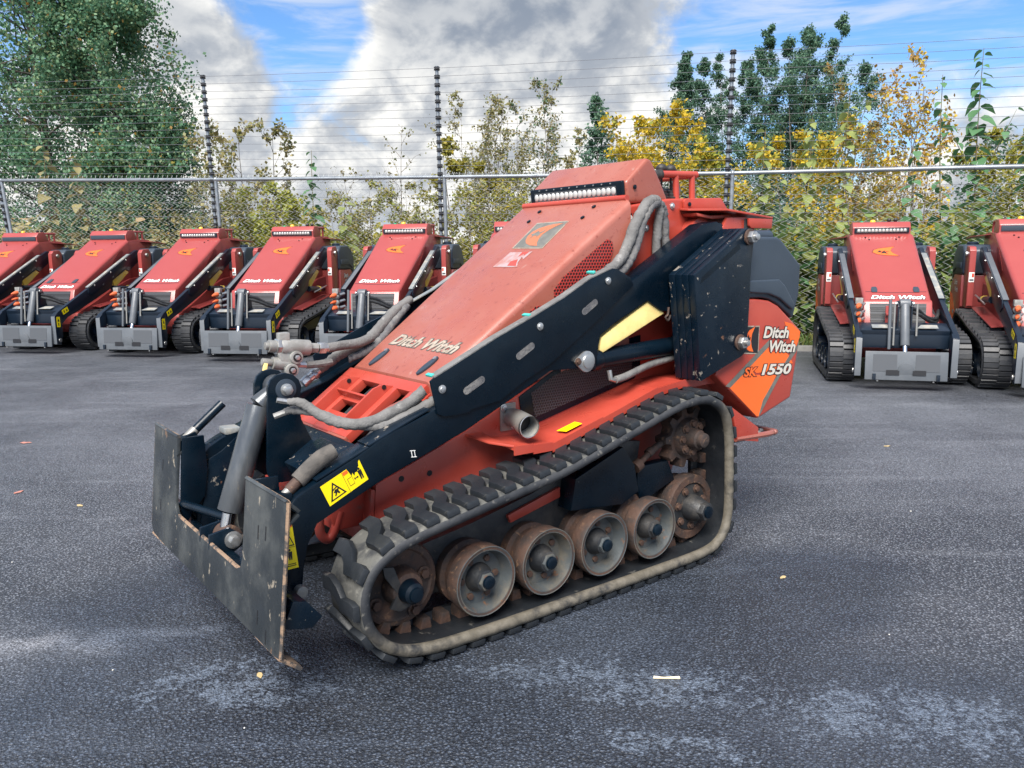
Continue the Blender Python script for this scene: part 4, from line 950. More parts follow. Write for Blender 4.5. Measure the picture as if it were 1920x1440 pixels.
# arm top caps, pale scuffs near the front, cross tubes
part(MB().box((.655, 0, .525), (.125, .655, .095), (0, R(33), 0)), 'cross_beam', black_worn, None, .008)
part(MB().slab([(.62, .10, .535), (.74, .10, .475), (.74, .29, .475), (.62, .29, .535)], Vector((.03, 0, .055))), 'cross_gusset', black_worn, None, .004)
part(MB().slab([(.62, -.10, .535), (.74, -.10, .475), (.74, -.29, .475), (.62, -.29, .535)], Vector((.03, 0, .055))), 'cross_gusset', black_worn, None, .004)
part(MB().slab([(.64, .331, .607), (.80, .331, .541), (.80, .399, .541), (.64, .399, .607)], Vector((.002, 0, .005))), 'arm_wear_strip', black_worn, arms[0], .001)
part(MB().slab([(.44, .331, .690), (.64, .331, .6115), (.64, .399, .6115), (.44, .399, .690)], Vector((.002, 0, .005))), 'arm_wear_strip', black_worn, arms[0], .001)
part(MB().prism([(.40, .698), (.58, .634), (.60, .655), (.55, .672), (.50, .694), (.44, .712)], .27, .329), 'side_step', red_faded, None, .003)
# arm inner cheek of the right arm near the plate (dark plate with rusty edge)
part(MB().prism([(.72, .535), (.764, .533), (.82, .490), (.862, .470), (.904, .250), (.86, .235), (.72, .42)], -.329, -.322), 'arm_cheek', black_worn, arms[1], .003)
part(MB().slab([(.70, -.40, .538), (.80, -.40, .541), (.80, -.33, .541), (.70, -.33, .538)], (0, 0, .022)), 'arm_pad', dusty_steel, arms[1], .006)
# ---- warning stickers ---------------------------------------------------------
def arm_sticker(parent, O, ux, uz, w, h, y, torn=True):
    """O lower-left corner (x,z); ux along, uz up"""
    ux = Vector((ux[0], 0, ux[1])).normalized(); uz = Vector((uz[0], 0, uz[1])).normalized(); o = Vector((O[0], y, O[1]))
    P = lambda a, b, d=0.0: o + ux * (a * w) + uz * (b * h) + Vector((0, d, 0))
    edge = [(0, 0), (1, 0), (1, 1), (.97, .98), (.95, .9), (.93, .78), (.9, .75), (.86, .6), (.80, .62), (.76, .5), (.74, .68), (.70, .56), (.68, .78), (.66, .98), (.0, 1)] if torn else [(0, 0), (1, 0), (1, 1), (0, 1)]
    st_ = MB().slab([P(a, b) for a, b in edge], (0, .0006, 0)).build('warning_sticker', stk_yellow, parent, smooth=False)
    f2 = lambda pts, m, d: MB().slab([P(a, b, d) for a, b in pts], (0, .0003, 0)).build('sticker_print', m, st_, smooth=False)
    f2([(.06, .12), (.46, .12), (.26, .88)], stk_black, .0008); f2([(.115, .18), (.405, .18), (.26, .74)], stk_yellow, .0012)
    f2([(.19, .42), (.25, .52), (.30, .50), (.34, .58), (.35, .50), (.31, .42), (.33, .28), (.29, .26), (.27, .36), (.22, .24), (.19, .26), (.23, .38)], stk_black, .0016)
    f2([(.17, .55), (.30, .62), (.31, .57), (.18, .50)], stk_black, .0016)
    f2([(.525, .02), (.532, .02), (.532, .98), (.525, .98)], stk_black, .0008)
    f2([(.54, .80), (.66, .80), (.66, .96), (.54, .96)], stk_orange, .0008)
    f2([(.58, .22), (.70, .22), (.70, .58), (.58, .58)], stk_black, .0008); f2([(.588, .245), (.692, .245), (.692, .555), (.588, .555)], stk_yellow, .0012)
    f2([(.72, .40), (.75, .47), (.75, .42), (.80, .42), (.80, .47), (.83, .40), (.80, .33), (.80, .38), (.75, .38), (.75, .33)], stk_black, .0008)
    f2([(.86, .20), (.89, .20), (.895, .40), (.90, .40), (.905, .20), (.935, .20), (.945, .62), (.85, .62)], stk_black, .0008); f2([(.88, .64), (.92, .64), (.93, .70), (.90, .76), (.87, .70)], stk_black, .0008)
    return st_
# corners traced: lower-left (.765,.466) lower-right (.647,.521) upper-left (.791,.525)
arm_sticker(arms[0], (.765, .466), (-.118, .055), (.026, .059), .130, .0645, .4004)
def tall_sticker(parent, c, y, w=.036, h=.128):
    o = Vector((c[0], y, c[1])); ux = Vector((-1, 0, 0)); uz = Vector((.10, 0, 1)).normalized()
    P = lambda a, b, d=0.0: o + ux * (a * w) + uz * (b * h) + Vector((0, d, 0))
    st_ = MB().slab([P(0, 0), P(1, 0), P(1, 1), P(0, 1)], (0, .0006, 0)).build('warning_sticker', stk_yellow, parent, smooth=False)
    f2 = lambda pts, m, d: MB().slab([P(a, b, d) for a, b in pts], (0, .0003, 0)).build('sticker_print', m, st_, smooth=False)
    f2([(.04, .90), (.96, .90), (.96, .985), (.04, .985)], stk_orange, .0008)
    f2([(.05, .50), (.95, .50), (.5, .86)], stk_black, .0008); f2([(.17, .525), (.83, .525), (.5, .80)], stk_yellow, .0012)
    f2([(.36, .56), (.52, .66), (.62, .60), (.6, .68), (.45, .72), (.34, .62)], stk_black, .0016)
    f2([(.03, .470), (.97, .470), (.97, .478), (.03, .478)], stk_black, .0008)
    f2([(.38, .20), (.47, .20), (.5, .30), (.53, .20), (.62, .20), (.68, .38), (.32, .38)], stk_black, .0008); f2([(.43, .39), (.57, .39), (.57, .44), (.43, .44)], stk_black, .0008)
    for b in (.06, .10): f2([(.15, b), (.85, b), (.85, b + .018), (.15, b + .018)], stk_black, .0008)
    text_mesh('WARNING', P(.06, .915, .0014), ux, uz, .007, stk_black, .0, 0, .80, name='lettering', parent=st_)
tall_sticker(arms[0], (.898, .318), .4004)
# ---- mast plates, tilt cylinder, attachment plate -------------------------------
MAST = [(.800, .607), (.791, .749), (.781, .773), (.762, .786), (.737, .791), (.711, .784), (.694, .766), (.686, .745), (.692, .715), (.697, .675), (.691, .642), (.672, .600), (.650, .55), (.687, .500), (.722, .457), (.775, .458), (.803, .483), (.806, .51)]
for sg in (1, -1):
    m_ = part(MB().prism(MAST, sg * .048, sg * .062), 'mast_plate', black, None, .002)
    part(MB().cyl((.737, sg * .062, .741), (.737, sg * .068, .741), .032, seg=28), 'pin_washer', plastic, m_, .001)
    part(MB().cyl((.737, sg * .068, .741), (.737, sg * .074, .741), .019, seg=20).cyl((.737, sg * .074, .741), (.737, sg * .090, .741), .0145, seg=6), 'pin_bolt', steel, m_, .002)
part(MB().cyl((.737, -.048, .741), (.737, .048, .741), .020, seg=18), 'mast_pin', cyl_grey)
cylp = part(MB().cyl((.798, 0, .690), (.906, 0, .382), .0375, seg=24).cyl((.737, 0, .741), (.798, 0, .690), .024, .034, 20).cyl((.7, 0, .741), (.775, 0, .741), .001, seg=3).cyl((.737, -.030, .741), (.737, .030, .741), .036, seg=22), 'tilt_cylinder', cyl_grey, None, .003)
part(MB().cyl((.908, 0, .376), (.920, 0, .330), .020, seg=16), 'cylinder_rod', chrome, cylp)
part(MB().tube([(.775, -.052, .705), (.80, -.050, .66), (.895, -.050, .40)], .011, 8), 'cylinder_pipe', black, cylp)
part(MB().cyl((.918, -.030, .308), (.918, .030, .308), .036, seg=24), 'rod_eye', rust, cylp, .003)
# attachment plate in its tilted plane
def pp(y, z, off=0.0): 
    x = .959 + (.56 - z) * (.041 / .381); return Vector((x, y, z)) + Vector((.994, 0, .107)) * off
PL = [(-.586, .560), (-.316, .562), (-.316, .345), (-.296, .318), (-.268, .309), (.275, .307), (.302, .318), (.314, .345), (.314, .560), (.586, .560), (.587, .178), (.560, .174), (.428, .176), (-.428, .176), (-.560, .182), (-.587, .205)]
plate = part(MB().slab([pp(y, z, -.012) for y, z in PL], Vector((.994, 0, .107)) * .012), 'attachment_plate', plate_black, None, .0015)
# rusted rims along the cut edges
for seg_ in (((-.586, .560), (-.316, .562)), ((.314, .560), (.586, .560)), ((.5865, .560), (.5875, .178)), ((-.56, .181), (-.428, .175)), ((.428, .175), (.5865, .176)), ((-.29, .309), (.29, .307)), ((-.587, .56), (-.588, .205))):
    a, b = pp(*seg_[0], -.006), pp(*seg_[1], -.006)
    part(MB().tube([a, a.lerp(b, .5), b], .0058, 6), 'plate_edge', rust_edge, plate)
for sg in (1, -1):
    y0, y1 = (.314, .586) if sg > 0 else (-.586, -.316)
    tri = MB()
    tri.slab([Vector((.962, y0, .562)), Vector((.962, y1, .562)), Vector((.930, y1, .528)), Vector((.930, y0, .528))], (-.006, 0, .006))
    tri.slab([Vector((.930, y0, .527)), Vector((.930, y1, .527)), Vector((.966, y1, .500)), Vector((.966, y0, .500))], (-.004, 0, -.006))
    part(tri, 'wedge_pocket', plate_black, plate, .001)
    yo0, yo1 = (.43, .587) if sg > 0 else (-.587, -.43)
    part(MB().slab([Vector((.994, yo0, .180)), Vector((.994, yo1, .180)), Vector((.940, yo1, .136)), Vector((.940, yo0, .136))], (.006, 0, -.007)), 'bottom_lip', rust_edge, plate, .001)
    yi = .320 * sg
    part(MB().prism([(.945, .555), (.875, .555), (.870, .44), (.885, .35), (.930, .30), (.985, .20), (.965, .31)], yi - .006, yi + .006), 'plate_rib', black, plate, .002)
    part(MB().prism([(.945, .30), (.91, .29), (.87, .24), (.90, .215), (.975, .235)], sg * .465, sg * .56), 'pin_block', black_worn, plate, .004)
    part(MB().cyl((.865, sg * .40, .255), (.865, sg * .425, .255), .016, seg=16), 'pivot_pin', steel_dull, plate, .002)
    # ears for the tilt cylinder
    part(MB().prism([(.985, .335), (.925, .345), (.885, .315), (.890, .285), (.93, .26), (.99, .26)], sg * .036, sg * .048), 'cylinder_ear', black_worn, plate, .002)
part(MB().cyl((.918, -.049, .308), (.918, .055, .308), .016, seg=18).cyl((.918, .049, .308), (.918, .056, .308), .026, seg=22).cyl((.918, .056, .308), (.918, .076, .308), .0165, seg=6), 'ear_pin', steel, plate, .0015)
for (y, z) in ((-.48, .30), (-.47, .44), (.42, .445), (.47, .455), (.44, .23), (.50, .20)):
    part(MB().slab([pp(y - .003, z - .018, .0002), pp(y + .003, z - .018, .0002), pp(y + .003, z + .018, .0002), pp(y - .003, z + .018, .0002)], (.0006, 0, 0)), 'bolt_slot', stk_black, plate, smooth=False)
# bracing rods behind the plate
part(MB().cyl((.955, -.32, .335), (.90, -.05, .345), .014, seg=10), 'brace', black, plate)
part(MB().box((.945, 0, .245), (.05, .88, .06), (0, R(-6), 0)), 'back_beam', black, plate, .004)
spr = [Vector((.875 + .012 * math.cos(k * .9), -.335 + .012 * math.sin(k * .9), .49 - .0022 * k)) for k in range(50)]
part(MB().tube(spr, .0025, 5), 'coil_spring', rust, plate)
# latch levers
lv = part(MB().cyl((.895, .36, .492), (.838, .36, .538), .013, seg=12), 'latch_lever', steel_dull)
part(MB().cyl((.862, .36, .519), (.822, .36, .551), .0155, seg=12), 'lever_collar', rust, lv)
part(MB().tube([(.836, .36, .541), (.800, .36, .569), (.765, .36, .592), (.728, .36, .607)], [.023, .024, .0245, .022], 14, 3), 'lever_grip', grip, lv)
part(MB().prism([(.905, .52), (.862, .518), (.858, .47), (.905, .455)], .335, .385), 'lever_bracket', black, lv, .003)
lv = part(MB().cyl((.910, -.45, .510), (.765, -.45, .630), .0155, seg=14), 'latch_lever', black_worn)
part(MB().cyl((.905, -.45, .514), (.862, -.45, .550), .0165, seg=14), 'lever_collar', steel_dull, lv)
part(MB().prism([(.93, .525), (.87, .548), (.845, .50), (.85, .44), (.905, .44)], -.475, -.425), 'lever_bracket', black, lv, .003)
# ---- auxiliary hydraulic coupler block (beyond the mast) ---------------------------
VY = -.25
vb = part(MB().cyl((.625, VY, .834), (.520, VY, .823), .029, .027, 20).cyl((.520, VY, .823), (.490, VY, .820), .019, seg=6).box((.612, VY, .862), (.038, .03, .04)).box((.60, VY, .79), (.06, .04, .07), (0, R(20), 0)), 'coupler_block', alum, None, .004)
part(MB().cyl((.665, VY, .840), (.625, VY, .835), .021, seg=18).cyl((.676, VY, .841), (.655, VY, .839), .0135, seg=14), 'coupler_nose', steel_dull, vb, .002)
part(MB().cyl((.640, VY, .837), (.622, VY, .834), .029, seg=6), 'coupler_nut', steel, vb, .002)
part(MB().cyl((.655, VY, .782), (.575, VY, .770), .022, seg=18).cyl((.690, VY, .789), (.655, VY, .783), .013, seg=14), 'coupler_body', alum, vb, .003)
for (x, z) in ((.579, .797), (.597, .755)):
    e_ = part(MB().cyl((x, VY - .02, z), (x, VY + .032, z), .0225, seg=20), 'port_boss', alum, vb, .003)
    part(MB().lathe((x, VY + .032, z), (0, 1, 0), [(0, .014), (.002, .014)], 18), 'port_ring', stk_black, e_, smooth=False)
    part(MB().cyl((x, VY + .034, z), (x, VY + .040, z), .0095, seg=6), 'port_plug', steel, e_, .001)
part(MB().box((.684, VY + .01, .768), (.012, .012, .034), (0, R(-12), 0)), 'yellow_tag', yellow_pale, vb, .001)
part(MB().cyl((.488, VY, .820), (.462, VY, .818), .021, seg=6).cyl((.462, VY, .818), (.45, VY, .817), .016, seg=12), 'hose_fitting', steel, vb, .0015)
part(MB().tube([(.452, VY, .817), (.40, VY, .822), (.33, VY - .01, .825), (.27, VY - .02, .84)], .017, 10, 4), 'coupler_hose', sleeve, vb)
part(MB().cyl((.575, VY, .770), (.53, VY, .764), .011, seg=8), 'hose_fitting', steel, vb)
part(MB().tube([(.535, VY, .765), (.49, VY, .764), (.44, VY, .768)], .013, 8, 3), 'coupler_hose', sleeve, vb)
# large sleeved hoses
part(hose_tube([(.470, -.30, .733), (.42, -.30, .763), (.377, -.30, .787), (.286, -.30, .820), (.246, -.30, .845), (.196, -.31, .885), (.126, -.33, .935), (.06, -.345, .965)], [.020, .025, .026, .027, .027, .026, .024, .022], 63, amp=.06), 'sleeved_hose', sleeve)
part(hose_tube([(.36, -.28, .765), (.29, -.275, .79), (.23, -.28, .825), (.16, -.30, .885), (.08, -.33, .945)], .019, 30, amp=.09), 'sleeved_hose', sleeve_dark)
part(MB().cyl((.530, -.30, .692), (.506, -.30, .710), .018, seg=6).cyl((.506, -.30, .710), (.468, -.30, .735), .017, seg=14).cyl((.49, -.30, .719), (.478, -.30, .727), .021, seg=6), 'hose_fitting', steel, None, .0015)
part(hose_tube([(.784, .20, .728), (.752, .22, .722), (.709, .26, .684), (.656, .30, .662), (.586, .32, .664), (.482, .33, .700), (.425, .345, .740)], [.013, .018, .020, .021, .022, .023, .022], 15, amp=.06), 'sleeved_hose', sleeve)
part(hose_tube([(.785, .17, .695), (.76, .19, .700), (.708, .24, .690), (.666, .28, .668), (.572, .325, .648), (.483, .345, .672), (.40, .36, .708)], [.012, .016, .017, .018, .020, .021, .020], 48, amp=.06), 'sleeved_hose', sleeve)
part(MB().cyl((.815, .19, .735), (.780, .20, .727), .0075, seg=8), 'hose_fitting', steel); part(MB().cyl((.815, .16, .683), (.782, .17, .694), .009, seg=8), 'hose_fitting', steel_dull)
part(hose_tube([(-.290, .375, 1.075), (-.345, .365, 1.098), (-.407, .345, 1.139), (-.472, .335, 1.238), (-.519, .33, 1.296), (-.557, .325, 1.320), (-.592, .32, 1.322), (-.614, .317, 1.290), (-.606, .315, 1.223), (-.60, .315, 1.10)], [.022, .024, .026, .027, .027, .026, .024, .022, .021, .021], 71, amp=.06), 'sleeved_hose', sleeve)
part(hose_tube([(-.330, .365, 1.055), (-.40, .355, 1.085), (-.46, .345, 1.15), (-.50, .34, 1.24), (-.55, .335, 1.30), (-.61, .32, 1.31), (-.640, .315, 1.274), (-.652, .313, 1.18), (-.655, .313, 1.08)], .021, 10, amp=.09), 'sleeved_hose', sleeve_dark)
for (x, z) in ((.424, .788), (.062, .944), (-.215, 1.072)): part(MB().box((x, .378, z + .001), (.012, .034, .007), (0, R(24), 0)), 'zip_tie', teal, None, .001)
# ---- rear bodywork ------------------------------------------------------------------
RS = [(-.80, .958), (-.949, .959), (-.996, .955), (-1.044, .949), (-1.106, .926), (-1.266, .821), (-1.263, .783), (-1.217, .548), (-1.003, .488), (-.731, .685), (-.741, .704), (-.76, .80)]
rs = []
for sg in (1, -1):
    rs.append(part(MB().prism(RS, sg * .20, sg * .500), 'rear_panel', red, None, .010, seg=3))
TK = [(-.80, 1.165), (-.86, 1.192), (-1.087, 1.192), (-1.118, 1.178), (-1.251, 1.082), (-1.248, .964), (-1.211, .868), (-1.195, .885), (-1.106, .932), (-1.044, .955), (-.996, .961), (-.80, .964)]
for sg in (1, -1):
    tk = part(MB().prism(TK, sg * .22, sg * .498), 'rear_tank', plastic, None, .022, seg=4)
    part(MB().prism([(-.90, 1.03), (-1.09, 1.03), (-1.13, 1.005), (-1.20, .93), (-1.19, .905), (-1.10, .955), (-1.03, .975), (-.90, .985)], sg * .4982, sg * .512), 'tank_moulding', plastic, tk, .010, seg=3)
    part(MB().cyl((-.88, sg * .455, 1.196), (-1.09, sg * .455, 1.196), .022, seg=14), 'tank_rib', plastic, tk, .006)
part(MB().prism([(-.98, 1.16), (-1.18, 1.12), (-1.20, .58), (-.98, .5)], -.2195, .2195), 'rear_core', black, None, .01)
Yd = lambda d: .500 + d
def side_decal(pts, m, name, d): return MB().prism(pts, Yd(d), Yd(d) + .0005).build(name, m, rs[0], smooth=False)
side_decal([(-.813, .633), (-.890, .672), (-1.111, .652), (-1.032, .551), (-1.004, .497), (-.99, .50)], stk_orange, 'orange_stripe', .0006)
side_decal([(-.930, .700), (-1.048, .770), (-1.055, .748), (-1.174, .738), (-1.22, .69), (-1.10, .668), (-.98, .672)], stk_orange, 'orange_stripe', .0006)
side_decal([(-1.15, .862), (-1.200, .850), (-1.262, .815), (-1.258, .790), (-1.225, .735), (-1.19, .79)], stk_orange, 'orange_stripe', .0006)
side_decal([(-.79, .640), (-.819, .632), (-1.053, .770), (-1.052, .795)], deco_grey2, 'dark_stripe', .0012)
side_decal([(-1.258, .770), (-1.240, .735), (-1.130, .640), (-1.022, .515), (-1.000, .492), (-1.028, .559), (-1.120, .655), (-1.206, .735)], deco_grey2, 'dark_stripe', .0012)
side_decal([(-.884, .861), (-.988, .855), (-.986, .745), (-.879, .755)], deco_white, 'emblem_border', .0006); side_decal([(-.889, .856), (-.983, .850), (-.981, .750), (-.884, .760)], stk_black, 'emblem_panel', .0012)
side_decal([(-.957, .852), (-.925, .842), (-.900, .820), (-.893, .797), (-.902, .776), (-.925, .762), (-.952, .757), (-.940, .778), (-.935, .800), (-.940, .826)], stk_orange, 'emblem_swoosh', .0018)
side_decal([(-.898, .805), (-.910, .812), (-.920, .828), (-.924, .812), (-.933, .816), (-.928, .802), (-.932, .790), (-.920, .794), (-.912, .782), (-.910, .795)], stk_black, 'emblem_figure', .0024)
for (s_, x, z, w_, h_, mt, tilt) in (('Ditch', -1.009, .808, .163, .044, side_white, -.07), ('Witch', -1.046, .750, .172, .045, side_white, -.08), ('1550', -.993, .664, .190, .041, side_white, -.07), ('SK', -.897, .667, .073, .034, stk_orange, -.06)):
    rgt = Vector((-1, 0, tilt)).normalized(); up_ = Vector((tilt, 0, 1)).normalized()
    tw_ = textw(s_, .18); k_ = w_ / (tw_ * h_ / .73)
    text_mesh(s_, (x, Yd(.0022), z), rgt, up_, h_, stk_black, .085, .18, k_, name='lettering_shadow', parent=rs[0])
    text_mesh(s_, (x, Yd(.0030), z), rgt, up_, h_, mt, .035, .18, k_, name='lettering', parent=rs[0])
# operator platform
plat = part(MB().prism([(-.90, .413), (-1.19, .399), (-1.19, .387), (-.90, .395)], -.36, .455), 'operator_step', hose, None, .003)
step_edge = [(-.896, .475, .418), (-1.10, .475, .408), (-1.17, .45, .403), (-1.20, .38, .40), (-1.21, -.3, .40)]
part(MB().tube(step_edge, .012, 8, 5), 'step_rim', red_faded, plat)
stud = MB().lathe((0, 0, 0), (0, 0, 1), [(0, .012), (.006, .009)], 10).mesh('grip_stud', steel_dull)
for i in range(6):
    for j in range(6): inst(stud, 'grip_stud', (-.94 - i * .042, .43 - j * .045 - (i % 2) * .02, .416 - i * .002), plat)
side_st = part(MB().prism([(-.848, .555), (-1.03, .447), (-1.034, .388), (-.896, .415), (-.874, .491)], .472, .484), 'step_cheek', red, None, .002)
# ---- tracks --------------------------------------------------------------------------
INNER = [(.587, .350), (.316, .397), (.05, .442), (-.20, .507), (-.447, .574), (-.55, .590), (-.63, .585), (-.698, .545), (-.728, .47), (-.738, .347), (-.742, .21), (-.733, .135), (-.700, .090), (-.62, .070), (-.42, .066), (0, .066), (.388, .068), (.56, .078), (.65, .105), (.706, .16), (.723, .225), (.712, .275), (.68, .312)]
def resample(pts, n):
    c = catmull([Vector((p[0], 0, p[1])) for p in pts], 24, True); c.append(c[0])
    d = [0]
    for i in range(1, len(c)): d.append(d[-1] + (c[i] - c[i - 1]).length)
    L = d[-1]; out = []
    xs = np.interp(np.arange(n) * L / n, d, [p.x for p in c]); zs = np.interp(np.arange(n) * L / n, d, [p.z for p in c])
    return [Vector((x, 0, z)) for x, z in zip(xs, zs)], L
NLUG = 52
path, TL = resample(INNER, NLUG * 6)
NP = len(path)
def pnorm(i):
    t_ = (path[(i + 1) % NP] - path[(i - 1) % NP]).normalized(); n_ = Vector((-t_.z, 0, t_.x))
    # outward = away from the loop's middle
    c = Vector((0, 0, .3)); 
    return t_, n_
area = sum(path[i].x * path[(i + 1) % NP].z - path[(i + 1) % NP].x * path[i].z for i in range(NP))
OUTS = -1 if area > 0 else 1
CROSS = [(.014, .538), (.012, .553), (.020, .563), (.031, .565), (.042, .559), (.046, .545), (.046, .382), (.040, .372), (.010, .370), (0, .374), (0, .390), (.022, .400), (.022, .526)]
def make_belt(sg):
    V = []; F = []; m = len(CROSS)
    for i in range(NP):
        t_, n_ = pnorm(i); n_ = n_ * OUTS
        wob = .0006 * math.sin(i * 1.05) if i % 6 else .0011
        for (o_, y) in CROSS: 
            p = path[i] + n_ * (o_ + wob * (.5 if o_ > .03 else 0)); V.append((p.x, sg * (y + (wob if y > .55 else 0)), p.z))
    for i in range(NP):
        for k in range(m):
            j = (i + 1) % NP; F.append((i * m + k, i * m + (k + 1) % m, j * m + (k + 1) % m, j * m + k))
    mb = MB(); mb.v = V; mb.f = F
    o = mb.build('rubber_track', [rubber_dust, rubber_lip, rubber], LD, ang=50)
    for p_ in o.data.polygons:
        k = p_.index % m
        if k in (0, 1, 2, 3): p_.material_index = 1
        elif k > 6: p_.material_index = 2
    return o
FOOT = [(-.034, .128), (.016, .128), (.022, .095), (.016, .03), (.045, -.005), (.064, -.06), (.058, -.128), (.010, -.128), (.012, -.06), (-.004, -.02), (-.034, .015), (-.030, .07)]
lugm = MB(); n_f = len(FOOT); h_ = .018
FOOT = [(x * .90, y * .74) for x, y in FOOT]
lugm.add([(x, y, 0) for x, y in FOOT] + [(x * .93 + .0008, y * .97, h_) for x, y in FOOT], [tuple(range(n_f))[::-1], tuple(range(n_f, 2 * n_f))] + [(i, (i + 1) % n_f, (i + 1) % n_f + n_f, i + n_f) for i in range(n_f)])
LUG = lugm.mesh('tread_lug', rubber, .003)
TOOTH = MB().prism([(-.020, 0), (-.013, -.034), (.013, -.034), (.020, 0)], -.026, .026).mesh('drive_tooth', rust, .003)
for sg in (1, -1):
    belt = make_belt(sg)
    for k in range(NLUG):
        i = k * 6; t_, n_ = pnorm(i); n_ = n_ * OUTS
        ym = sg * .467
        M3 = Matrix((t_ * (1 if sg > 0 else 1), Vector((0, sg, 0)), n_)).transposed()
        # keep right-handed basis
        o = bpy.data.objects.new('tread_lug', LUG); link(o, belt)
        o.matrix_local = Matrix.Translation(path[i] + n_ * .0455 + Vector((0, ym, 0))) @ M3.to_4x4()
        if sg > 0:
            i2 = (i + 3) % NP; t2, n2 = pnorm(i2); n2 = n2 * OUTS
            for yy in (.418,):
                o = bpy.data.objects.new('drive_tooth', TOOTH); link(o, belt)
                M3 = Matrix((t2, Vector((0, 1, 0)), n2)).transposed()
                o.matrix_local = Matrix.Translation(path[i2] + n2 * .023 + Vector((0, yy, 0))) @ M3.to_4x4()
# ---- undercarriage --------------------------------------------------------------------
for sg in (1, -1):
    Yv = Vector((0, sg, 0))
    part(MB().prism([(.50, .28), (.30, .31), (.05, .36), (-.16, .42), (-.40, .47), (-.46, .46), (-.44, .36), (-.60, .26), (-.62, .13), (.46, .12), (.52, .18)], sg * .293, sg * .385), 'track_frame', grime, None, .004)
    part(MB().prism([(-.06, .295), (-.08, .40), (-.30, .475), (-.36, .40), (-.38, .30), (-.30, .27)], sg * .386, sg * .455), 'frame_box', black, None, .004)
    part(MB().prism([(-.40, .38), (-.56, .38), (-.60, .30), (-.50, .27), (-.42, .24), (-.40, .30)], sg * .386, sg * .43), 'swing_link', black, None, .004)
    part(MB().prism([(.16, .312), (-.06, .365), (-.06, .33), (.15, .285)], sg * .386, sg * .40), 'frame_flash', red, None, .002)
    for k in range(4):
        cx, cz = .333 - k * .2435, .176
        o_ = Vector((cx, sg * .30, cz))
        wh = part(MB().lathe(o_, Yv, [(0, .07), (.01, .098), (.045, .102), (.055, .085), (.075, .083), (.085, .098), (.118, .101), (.126, .088), (.150, .086), (.160, .100), (.168, .107), (.214, .108), (.220, .105), (.219, .097), (.180, .090), (.172, .080), (.170, .02)], 40), 'roller', rust)
        part(MB().lathe(o_ + Yv * .1705, Yv, [(.0, .088), (.006, .0885), (.044, .0955), (.0505, .1055), (.0495, .1075), (.048, .094), (.004, .082), (.002, .03)], 40), 'roller_dish', dish_steel, wh)
        hub = part(MB().lathe(o_ + Yv * .172, Yv, [(0, .046), (.012, .044), (.030, .034), (.045, .032), (.050, .020)], 24), 'hub', grime, wh)
        part(MB().cyl(o_ + Yv * .195, o_ + Yv * .228, .030, .028, 6), 'hub_nut', dish_steel if k != 3 else grime, hub, .003)
        part(MB().lathe(o_ + Yv * .226, Yv, [(0, .021), (.010, .020), (.013, .015), (.013, .004)], 20), 'hub_cap', black, hub)
        for b_ in range(6):
            a = b_ * PI / 3 + .3 * k; inst(BOLT_RUST, 'bolt', o_ + Yv * .170 + Vector((math.cos(a) * .062, 0, math.sin(a) * .062)), wh, (0, 0, 0 if sg > 0 else PI))
    # front idler
    o_ = Vector((.580, sg * .30, .205))
    idl = part(MB().lathe(o_, Yv, [(0, .05), (.02, .108), (.06, .110), (.07, .125), (.125, .128), (.135, .122), (.139, .106), (.134, .100), (.132, .03)], 44), 'front_idler', rust)
    part(MB().lathe(o_ + Yv * .133, Yv, [(0, .058), (.03, .056), (.052, .048), (.060, .03)], 28), 'idler_hub', rust, idl)
    part(MB().lathe(o_ + Yv * .190, Yv, [(0, .036), (.012, .034), (.030, .030), (.036, .021), (.044, .020), (.046, .008)], 24), 'hub_cap', black, idl)
    part(MB().prism([(.625, .285), (.660, .292), (.655, .262), (.617, .205), (.640, .165), (.610, .150), (.540, .165), (.532, .185), (.575, .190), (.60, .215)], sg * .478, sg * .490), 'idler_link', grime, idl, .003)
    for (x, z) in ((.640, .276), (.535, .118), (.500, .22), (.66, .165)): inst(BOLT_RUST, 'bolt', (x, sg * .436, z), idl, (0, 0, 0 if sg > 0 else PI), (1.3, 1.3, 1.3))
    # rear idler
    o_ = Vector((-.655, sg * .345, .190))
    idl = part(MB().lathe(o_, Yv, [(0, .05), (.02, .110), (.06, .112), (.07, .122), (.112, .124), (.120, .120), (.121, .094), (.112, .090), (.110, .03)], 44), 'rear_idler', rust)
    part(MB().lathe(o_ + Yv * .111, Yv, [(0, .089), (.004, .086), (.006, .05)], 36), 'idler_disc', grime, idl)
    part(MB().lathe(o_ + Yv * .116, Yv, [(0, .050), (.03, .048), (.045, .042), (.060, .038), (.066, .034)], 28), 'idler_hub', grime, idl)
    part(MB().cyl(o_ + Yv * .175, o_ + Yv * .200, .038, .034, 6), 'hub_nut', grime, idl, .003)
    part(MB().lathe(o_ + Yv * .198, Yv, [(0, .023), (.008, .022), (.010, .012)], 20), 'hub_cap', black, idl)
    for b_ in range(7):
        a = b_ * 2 * PI / 7 + .2; inst(BOLT_RUST, 'bolt', o_ + Yv * .116 + Vector((math.cos(a) * .072, 0, math.sin(a) * .072)), idl, (0, 0, 0 if sg > 0 else PI))
    # drive sprocket
    o_ = Vector((-.640, sg * .325, .460)); T_ = []
    for k in range(9):
        for (da, r_) in ((-.20, .088), (-.10, .116), (.10, .116), (.20, .088)): a = k * 2 * PI / 9 + da; T_.append((o_.x + r_ * math.cos(a), o_.z + r_ * math.sin(a)))
    spk = part(MB().prism(T_, sg * .395, sg * .45), 'drive_sprocket', rust, None, .004)
    part(MB().lathe(o_ + Yv * .125, Yv, [(0, .074), (.008, .072), (.022, .066), (.026, .030)], 30), 'sprocket_hub', rust, spk, ang=25)
